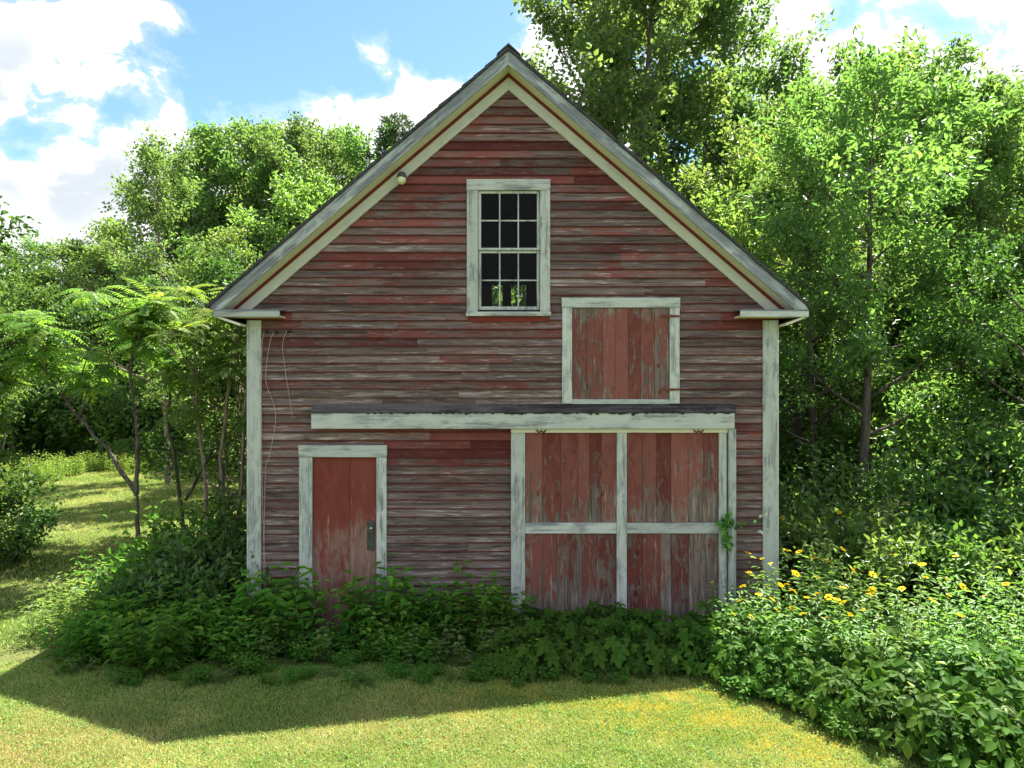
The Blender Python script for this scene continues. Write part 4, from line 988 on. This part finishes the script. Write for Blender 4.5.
def flower_mesh(seed):
    rng = np.random.default_rng(seed); n = 13; a = np.arange(n) * 2 * math.pi / n + rng.normal(0, 0.08, n)
    d = np.stack([np.cos(a), np.sin(a), np.full(n, 0.10)], 1)
    return leaf_mesh('flower', d * 0.012, d, np.tile(np.array([0, 0, 1.0]), (n, 1)), 0.036, 0.0155, M['petal'], rng, fold=0.05, droop=0.12, shape=(0.4, 0.8, 0.9, 0.9))
fl = flower_mesh(3)
dq = MB(); dq.lathe([(0.0, 0.012), (0.008, 0.010), (0.0135, 0.003), (0.014, -0.003), (0.006, -0.012), (0.0, -0.014)], (0, 0, 0), 10)
dm = dq.build('disk', M['disk'], smooth=True); disk_me = dm.data; bpy.data.objects.remove(dm)
asters = [make_herb(s, 1.30, 0.36, 11, 0.15, 0.062, M['lf_aster'], 0.075, 0.16, 0.55, 0.01) for s in (81, 82, 83)]
random.seed(12)
def sunflower(k, x, y, s, nfl, label, group):
    pr, tops = asters[k]
    o = plant(pr, 'yellow_flower', label, 'flower', x, y, 0.0, s, group)
    tp = sorted(tops, key=lambda q: -q[0][2])[:nfl]
    for p, d in tp:
        f = link('flower', fl, o); f.location = tuple(p + d * 0.02)
        f.rotation_euler = (R(random.uniform(0, 55)), R(random.uniform(-22, 22)), random.uniform(0, 6)); f.scale = (random.uniform(0.75, 1.2),) * 3
        c = link('disk', disk_me, f); c.location = (0, 0, 0.004)
    return o
lbF = 'yellow-flowered plant in the bright clump beside the barn’s right corner board'
for i, (p_, y_, s_, nf) in enumerate(((728, 8.6, 0.80, 1), (752, 8.9, .88, 2), (768, 9.2, 0.98, 3), (790, 8.8, 0.95, 3), (802, 8.4, 0.98, 4), (822, 8.9, 1.05, 3), (838, 8.3, 0.92, 3), (812, 7.9, 0.86, 4), (778, 8.1, 0.80, 4), (848, 8.8, .98, 2), (742, 8.3, .72, 3), (850, 7.8, .85, 4))):
    sunflower(i % 3, px(p_, y_), y_, s_, nf, lbF, 'yellow flowers beside the barn corner')
lbG = 'yellow-flowered plant with few blooms in the right half of the bed'
for i, (p_, y_, s_, nf) in enumerate(((880, 8.5, .95, 2), (905, 8.2, .92, 1), (925, 7.9, .9, 2), (955, 8.3, .95, 2), (985, 8.0, .9, 2), (1010, 7.7, .88, 1), (870, 7.6, .82, 1), (940, 7.3, .8, 1), (900, 7.4, .8, 0), (975, 7.2, .82, 0), (1015, 8.6, 1.0, 1), (915, 9.0, 1.0, 2), (965, 9.2, 1.0, 1), (1030, 7.2, .9, 0))):
    sunflower((i + 1) % 3, px(p_, y_), y_, s_, nf, lbG, 'yellow flowers in the right half of the bed')
lbH = 'yellow-flowered plant behind the bed, in the gap beside the corner board'
for i, (p_, y_, s_, nf) in enumerate(((800, 11.2, 1.05, 2), (835, 11.8, 1.1, 2), (858, 11.3, 1.1, 2), (950, 11.5, 1.05, 2), (910, 11.9, 1.1, 1))):
    sunflower(i % 3, px(p_, y_), y_, s_, nf, lbH, 'yellow flowers behind the bed')
# undergrowth behind the bed
random.seed(55)
lbU = 'leafy undergrowth shrub between the flower bed and the right-hand trees'
su = [make_shrub(91, 0.85, 1.35, 1700, 0.12, 0.06, M['lf_light']), make_shrub(92, 0.8, 1.2, 1700, 0.11, 0.055, M['lf_aster']), make_shrub(93, 0.8, 1.3, 1600, 0.12, 0.055, M['lf_ash'])]
for i in range(46):
    y = random.uniform(9.6, 14.5); x = random.uniform(4.4, 0.80 * y)
    if i < 14: y = random.uniform(9.8, 16.0); x = random.uniform(4.3, 5.4)
    plant(su[i % 3], 'undergrowth_shrub', lbU, 'shrub', x, y, None, random.uniform(0.7, 1.1), 'undergrowth shrubs on the right')
# low filler on the lawn edge of the bed
for i in range(22):
    u = random.random(); e = edge[min(int(u * 8), 7)]
    plant(hb[3], 'leafy_weed', 'small bright weed on the lawn edge of the flower bed', 'weed', e[0] + random.uniform(-.1, .2), e[1] + random.uniform(-.1, .2), None, random.uniform(.45, .75), 'small weeds edging the flower bed')

# creeper sprig on the big door and leaves coloured pale as if sunlit by the corner board
rng = np.random.default_rng(9)
vn = thing('vine_sprig', 'small green vine sprig climbing past the big door’s right post', 'vine', (X(725), D - 0.13, Z(560)))
st = [(0.02, 0.0, 0), (-0.02, -0.01, 0.2), (-0.05, -0.02, 0.42), (-0.03, -0.02, 0.62)]
st2 = [(-0.04, -0.02, 0.45), (0.15, -0.02, 0.50), (0.32, -0.03, 0.52), (0.46, -0.03, 0.58)]
link('stem', wood_mesh('stem', [(st, [.005, .004, .004, .003], 4)], M['stem']), vn)
link('stem', wood_mesh('stem', [(st2, [.004, .003, .003, .002], 4)], M['stem']), vn)
n = 46; base = np.array([along([np.array(q) for q in st], f)[0] for f in rng.uniform(0.35, 1, n)]) + rng.normal(0, .035, (n, 3)) * np.array([1, .4, 1])
base[:, 1] = np.minimum(base[:, 1], -0.01)
link('foliage', leaf_mesh('foliage', base, rng.normal(0, 1, (n, 3)) * np.array([1, .4, 1]) + np.array([0, -.2, -.4]), np.tile(np.array([.1, -1, .5]), (n, 1)), 0.08, 0.05, M['lf_herb'], rng), vn)
n = 8; base = np.array([along([np.array(q) for q in st2], f)[0] for f in np.linspace(.2, .9, n)]) + rng.normal(0, .02, (n, 3)) * np.array([1, .3, 1])
link('foliage', leaf_mesh('foliage', base, rng.normal(0, 1, (n, 3)) * np.array([1, .3, 1]), np.tile(np.array([.1, -1, .5]), (n, 1)), 0.065, 0.045, M['lf_herb'], rng), vn)
base = np.array([(0.40, -.03, .60), (0.37, -.03, .56), (0.44, -.03, .42), (0.47, -.03, .44), (0.48, -.03, .62), (.42, -.04, .43)])
link('blossom_or_lit_leaf', leaf_mesh('blossom_or_lit_leaf', base, np.array([(.6, -.2, .5), (-.7, -.2, -.3), (-.8, -.2, -.1), (.8, -.2, .2), (.5, -.1, .8), (.2, -.3, -.5)]), np.tile(np.array([0, -1, .7]), (6, 1)), 0.062, 0.042, M['white_petal'], rng), vn)

# violet flower spike right of the door
vp = thing('violet_flower', 'thin violet flower spike among the weeds right of the door', 'flower', (X(396), 9.0, 0))
link('stem', wood_mesh('stem', [([(0, 0, 0), (0.01, 0, .4), (0, 0, .86)], [.004, .004, .003], 4)], M['stem']), vp)
n = 40; b = np.stack([rng.normal(0, .012, n), rng.normal(0, .012, n), rng.uniform(.66, .9, n)], 1); a = rng.uniform(0, 6.28, n)
link('blossom_or_lit_leaf', leaf_mesh('blossom_or_lit_leaf', b, np.stack([np.cos(a), np.sin(a), np.full(n, .3)], 1), np.tile(np.array([0, 0, 1.]), (n, 1)), .03, .02, M['violet'], rng), vp)

# ------------------------------------------------------------------ trees on the right
random.seed(63)
plant(T['maple'], 'maple_tree', 'huge spreading tree towering over the roof ridge', 'tree', px(640, 27), 27, 0.5, 1.20)
plant(T['maple'], 'maple_tree', 'second big tree crown right of the ridge, behind the yellow green trees', 'tree', px(745, 30), 30, 2.6, 1.20)
plant(T['ash'], 'ash_tree', 'slender tree with the dark straight trunk right of the barn', 'tree', px(862, 13.4), 13.4, 0.8, 0.90)
plant(T['ash2'], 'ash_tree', 'yellow green tree directly behind the right slope of the roof', 'tree', px(735, 20.5), 20.5, 0.2, 1.12)
plant(T['ash2'], 'ash_tree', 'yellow green tree between the roof slope and the slender trunk', 'tree', px(800, 16.5), 16.5, 2.2, 1.0)
plant(T['ash'], 'ash_tree', 'tree with leaning dark stem close behind the barn’s right corner', 'tree', px(812, 14.6), 14.6, 3.0, 0.80)
plant(T['maple2'], 'broadleaf_tree', 'bushy tree right of the slender trunk, cut by the photo’s right edge', 'tree', px(985, 18), 18, 1.0, 0.70)
plant(T['ash'], 'ash_tree', 'tree filling the upper right between the slender trunk and the photo’s edge', 'tree', px(940, 18.5), 18.5, 4.0, 1.12)
plant(T['dark_tree'], 'broadleaf_tree', 'dark tree low at the right edge above the flower bed', 'tree', px(1040, 12.8), 12.8, 1.0, 0.92)
plant(T['pine'], 'pine_tree', 'pine whose top just shows at the upper right edge', 'tree', px(1003, 30), 30, 1.0, 0.99, 'pine trees')
GRR = 'broad trees filling the wood on the right'
for p_, y_, k_, s_ in ((860, 25, 'maple2', .93), (905, 28, 'maple', .93), (960, 27, 'maple2', .85), (1040, 22, 'maple', .70), (700, 33, 'maple2', 1.15), (830, 33, 'maple', .95), (1060, 30, 'maple2', .9), (1000, 20, 'edge', .95), (1090, 17, 'edge', .9)):
    plant(T[k_], 'broadleaf_tree', 'broad green tree in the dense wood right of the barn', 'tree', px(p_, y_), y_, None, s_, GRR)
lbR = 'low leafy tree in the wood edge behind the right-hand undergrowth'
for p_, y_, k_, s_ in ((790, 19, 'edge', .62), (840, 18, 'edge', .6), (890, 17.5, 'edge_dark', .6), (930, 16.5, 'edge', .55), (985, 17.5, 'edge', .7), (1040, 16, 'edge_dark', .6), (820, 24, 'edge', .7), (900, 22, 'edge', .8), (770, 25, 'edge', .8), (1100, 22, 'edge_dark', .9), (720, 27, 'edge', .8), (650, 27, 'edge', .8), (590, 29, 'edge', .8), (540, 31, 'edge', .85), (480, 30, 'edge', .9)):
    plant(T[k_], 'edge_tree', lbR if p_ > 700 else 'leafy tree behind the barn glimpsed through its upper window', 'tree', px(p_, y_), y_, None, s_, 'low edge trees on the right' if p_ > 700 else 'trees behind the barn')

# low growth that closes the wood edges
random.seed(91)
big = [make_shrub(95, 1.5, 2.3, 2600, 0.15, 0.08, M['lf_light'], 18, 0.16), make_shrub(96, 1.5, 2.2, 2600, 0.15, 0.075, M['lf_ash'], 18, 0.16)]
for i in range(20):
    p_ = -40 + 360 * i / 19; y_ = 31.5 + random.uniform(0, 2.0)
    plant(big[i % 2], 'woodland_shrub', 'tall shrub closing the wood edge behind the left lawn', 'shrub', px(p_, y_), y_, None, random.uniform(1.3, 1.9), 'shrubs of the left wood edge')
for p_, y_, s_ in ((930, 12.6, .95), (975, 12.0, .9), (1020, 11.6, .95), (895, 13.2, .95), (1000, 13.5, 1.2), (945, 14.5, 1.2), (1045, 13.0, 1.2), (905, 15.5, 1.2), (835, 16.0, 1.1), (795, 16.5, 1.0), (870, 15.8, 1.1)):
    plant(big[1 if y_ < 14 else random.choice((0, 1))], 'woodland_shrub', 'tall shrub closing the wood edge behind the right-hand undergrowth', 'shrub', px(p_, y_), y_, None, s_, 'shrubs of the right wood edge')
for p_, y_, rz_, s_, lb in ((185, 14.2, 4.0, 1.12, 'sumac standing behind the pale slender stems'), (262, 15.6, 1.0, 1.15, 'sumac tucked under the left eave of the barn')):
    plant(sm3, 'sumac_tree', lb, 'tree', px(p_, y_), y_, rz_, s_, 'sumac trees')
for p_, y_, s_ in ((512, 22.3, .88), (535, 34, 1.3), (480, 36, 1.3)):
    plant(T['edge'], 'broadleaf_tree', 'broad tree straight behind the barn, seen through its upper window', 'tree', px(p_, y_), y_, None, s_, 'broad trees straight behind the barn')

for p_, y_, k_, s_, rz_, lb in ((222, 15.4, 'dark_tree', 0.88, 0.5, 'dark leafy tree filling the corner between the sumacs and the barn wall'), (20, 34, 'edge', 0.85, 2.0, 'bushy light tree at the left edge beyond the lawn'),
                                (262, 20, 'edge', 0.75, 3.5, 'bushy tree just outside the barn’s left eave, behind the sumacs'), (-45, 26, 'edge', 0.7, 1.0, 'bushy tree cut by the left edge, behind the sumacs')):
    plant(T[k_], 'broadleaf_tree', lb, 'tree', px(p_, y_), y_, rz_, s_)
# taller and paler weeds mixed into the planting at the barn foot and in the bed
random.seed(404)
pale = [make_herb(101, 0.85, 0.30, 6, 0.15, 0.075, M['lf_light'], 0.085)[0], make_herb(102, 0.95, 0.30, 6, 0.13, 0.06, M['lf_weed'], 0.075, three=True)[0], make_herb(103, 0.5, 0.35, 9, 0.10, 0.05, M['lf_light'], 0.06, three=True)[0]]
for x, y, k, s in ((X(298), 9.0, 1, .85), (X(276), 8.9, 0, .9), (X(395), 9.1, 1, .95), (X(432), 9.2, 0, .95), (X(478), 9.15, 1, .95), (X(462), 9.0, 0, .8), (X(500), 9.1, 0, .8), (X(350), 8.8, 2, 1.0), (X(330), 8.75, 2, 1.0), (X(520), 9.0, 2, 1.0), (X(445), 8.7, 2, 1.0), (X(415), 8.6, 2, .9), (X(300), 8.6, 2, .9), (X(485), 8.6, 2, 1.0)):
    plant(pale[k], 'pale_weed', 'lighter green weed standing among the dark weeds at the barn foot', 'weed', x, y, None, s, 'lighter weeds at the barn foot')
for i in range(20):
    e = edge[random.randrange(0, 9)]
    d_ = random.uniform(0.35, 1.6)
    plant(pale[random.randrange(3)], 'pale_weed', 'lighter green weed growing through the right-hand flower bed', 'weed', e[0] + d_ * 0.9, e[1] + d_ * 0.6, None, random.uniform(.75, 1.1), 'lighter weeds in the flower bed')

random.seed(777)
for p_, y_, k_, s_, lb in ((62, 34, 'edge', 0.97, 'light green tree low at the left, below the far pines'), (118, 35, 'edge', 1.11, 'light green tree between the far pines and the tall airy tree'), (205, 36, 'edge', 1.22, 'light green tree just right of the tall airy tree'), (255, 35, 'edge', 1.15, 'light green tree below the highest crown left of the roof'), (330, 27, 'edge', 1.05, 'light green tree touching the left roof slope'), (-10, 33, 'edge', 1.02, 'light green tree behind the dark tree at the left edge')):
    plant(T[k_], 'broadleaf_tree', lb, 'tree', px(p_, y_), y_, None, s_, GL)

# ragged little weeds where the planting thins out into the lawn
random.seed(909)
for i in range(60):
    x = random.uniform(-5.2, 1.9); y = 8.12 + random.uniform(-0.22, 0.12) + (0.5 * max(0, -4.7 - x))
    plant(random.choice((hb[3], pale[2], hb[3])), 'small_weed', 'small weed where the barn planting thins out into the lawn', 'weed', x, y, None, random.uniform(0.22, 0.5), 'small weeds along the lawn edge')

plant(sh[1], 'leafy_shrub', 'low dark shrub standing alone at the left edge of the lawn', 'shrub', px(12, 13.4), 13.4, 0.5, 1.05)
plant(sh[2], 'leafy_shrub', 'smaller shrub pressed against the lone dark shrub at the left edge', 'shrub', px(-25, 12.6), 12.6, 0.5, 1.1)
plant(T['maple'], 'maple_tree', 'big tree whose crown starts right at the roof ridge', 'tree', px(592, 32), 32, 4.0, 1.22)
for p_, y_, k_, s_, lb in ((218, 36, 'maple', 0.92, 'tree crown filling the gap right behind the tall airy tree'), (270, 37, 'maple', .95, 'tree crown behind the highest crown left of the roof'), (335, 38, 'maple2', 1.08, 'tree crown around the foot of the blunt pine')):
    plant(T[k_], 'broadleaf_tree', lb, 'tree', px(p_, y_), y_, None, s_, GL)
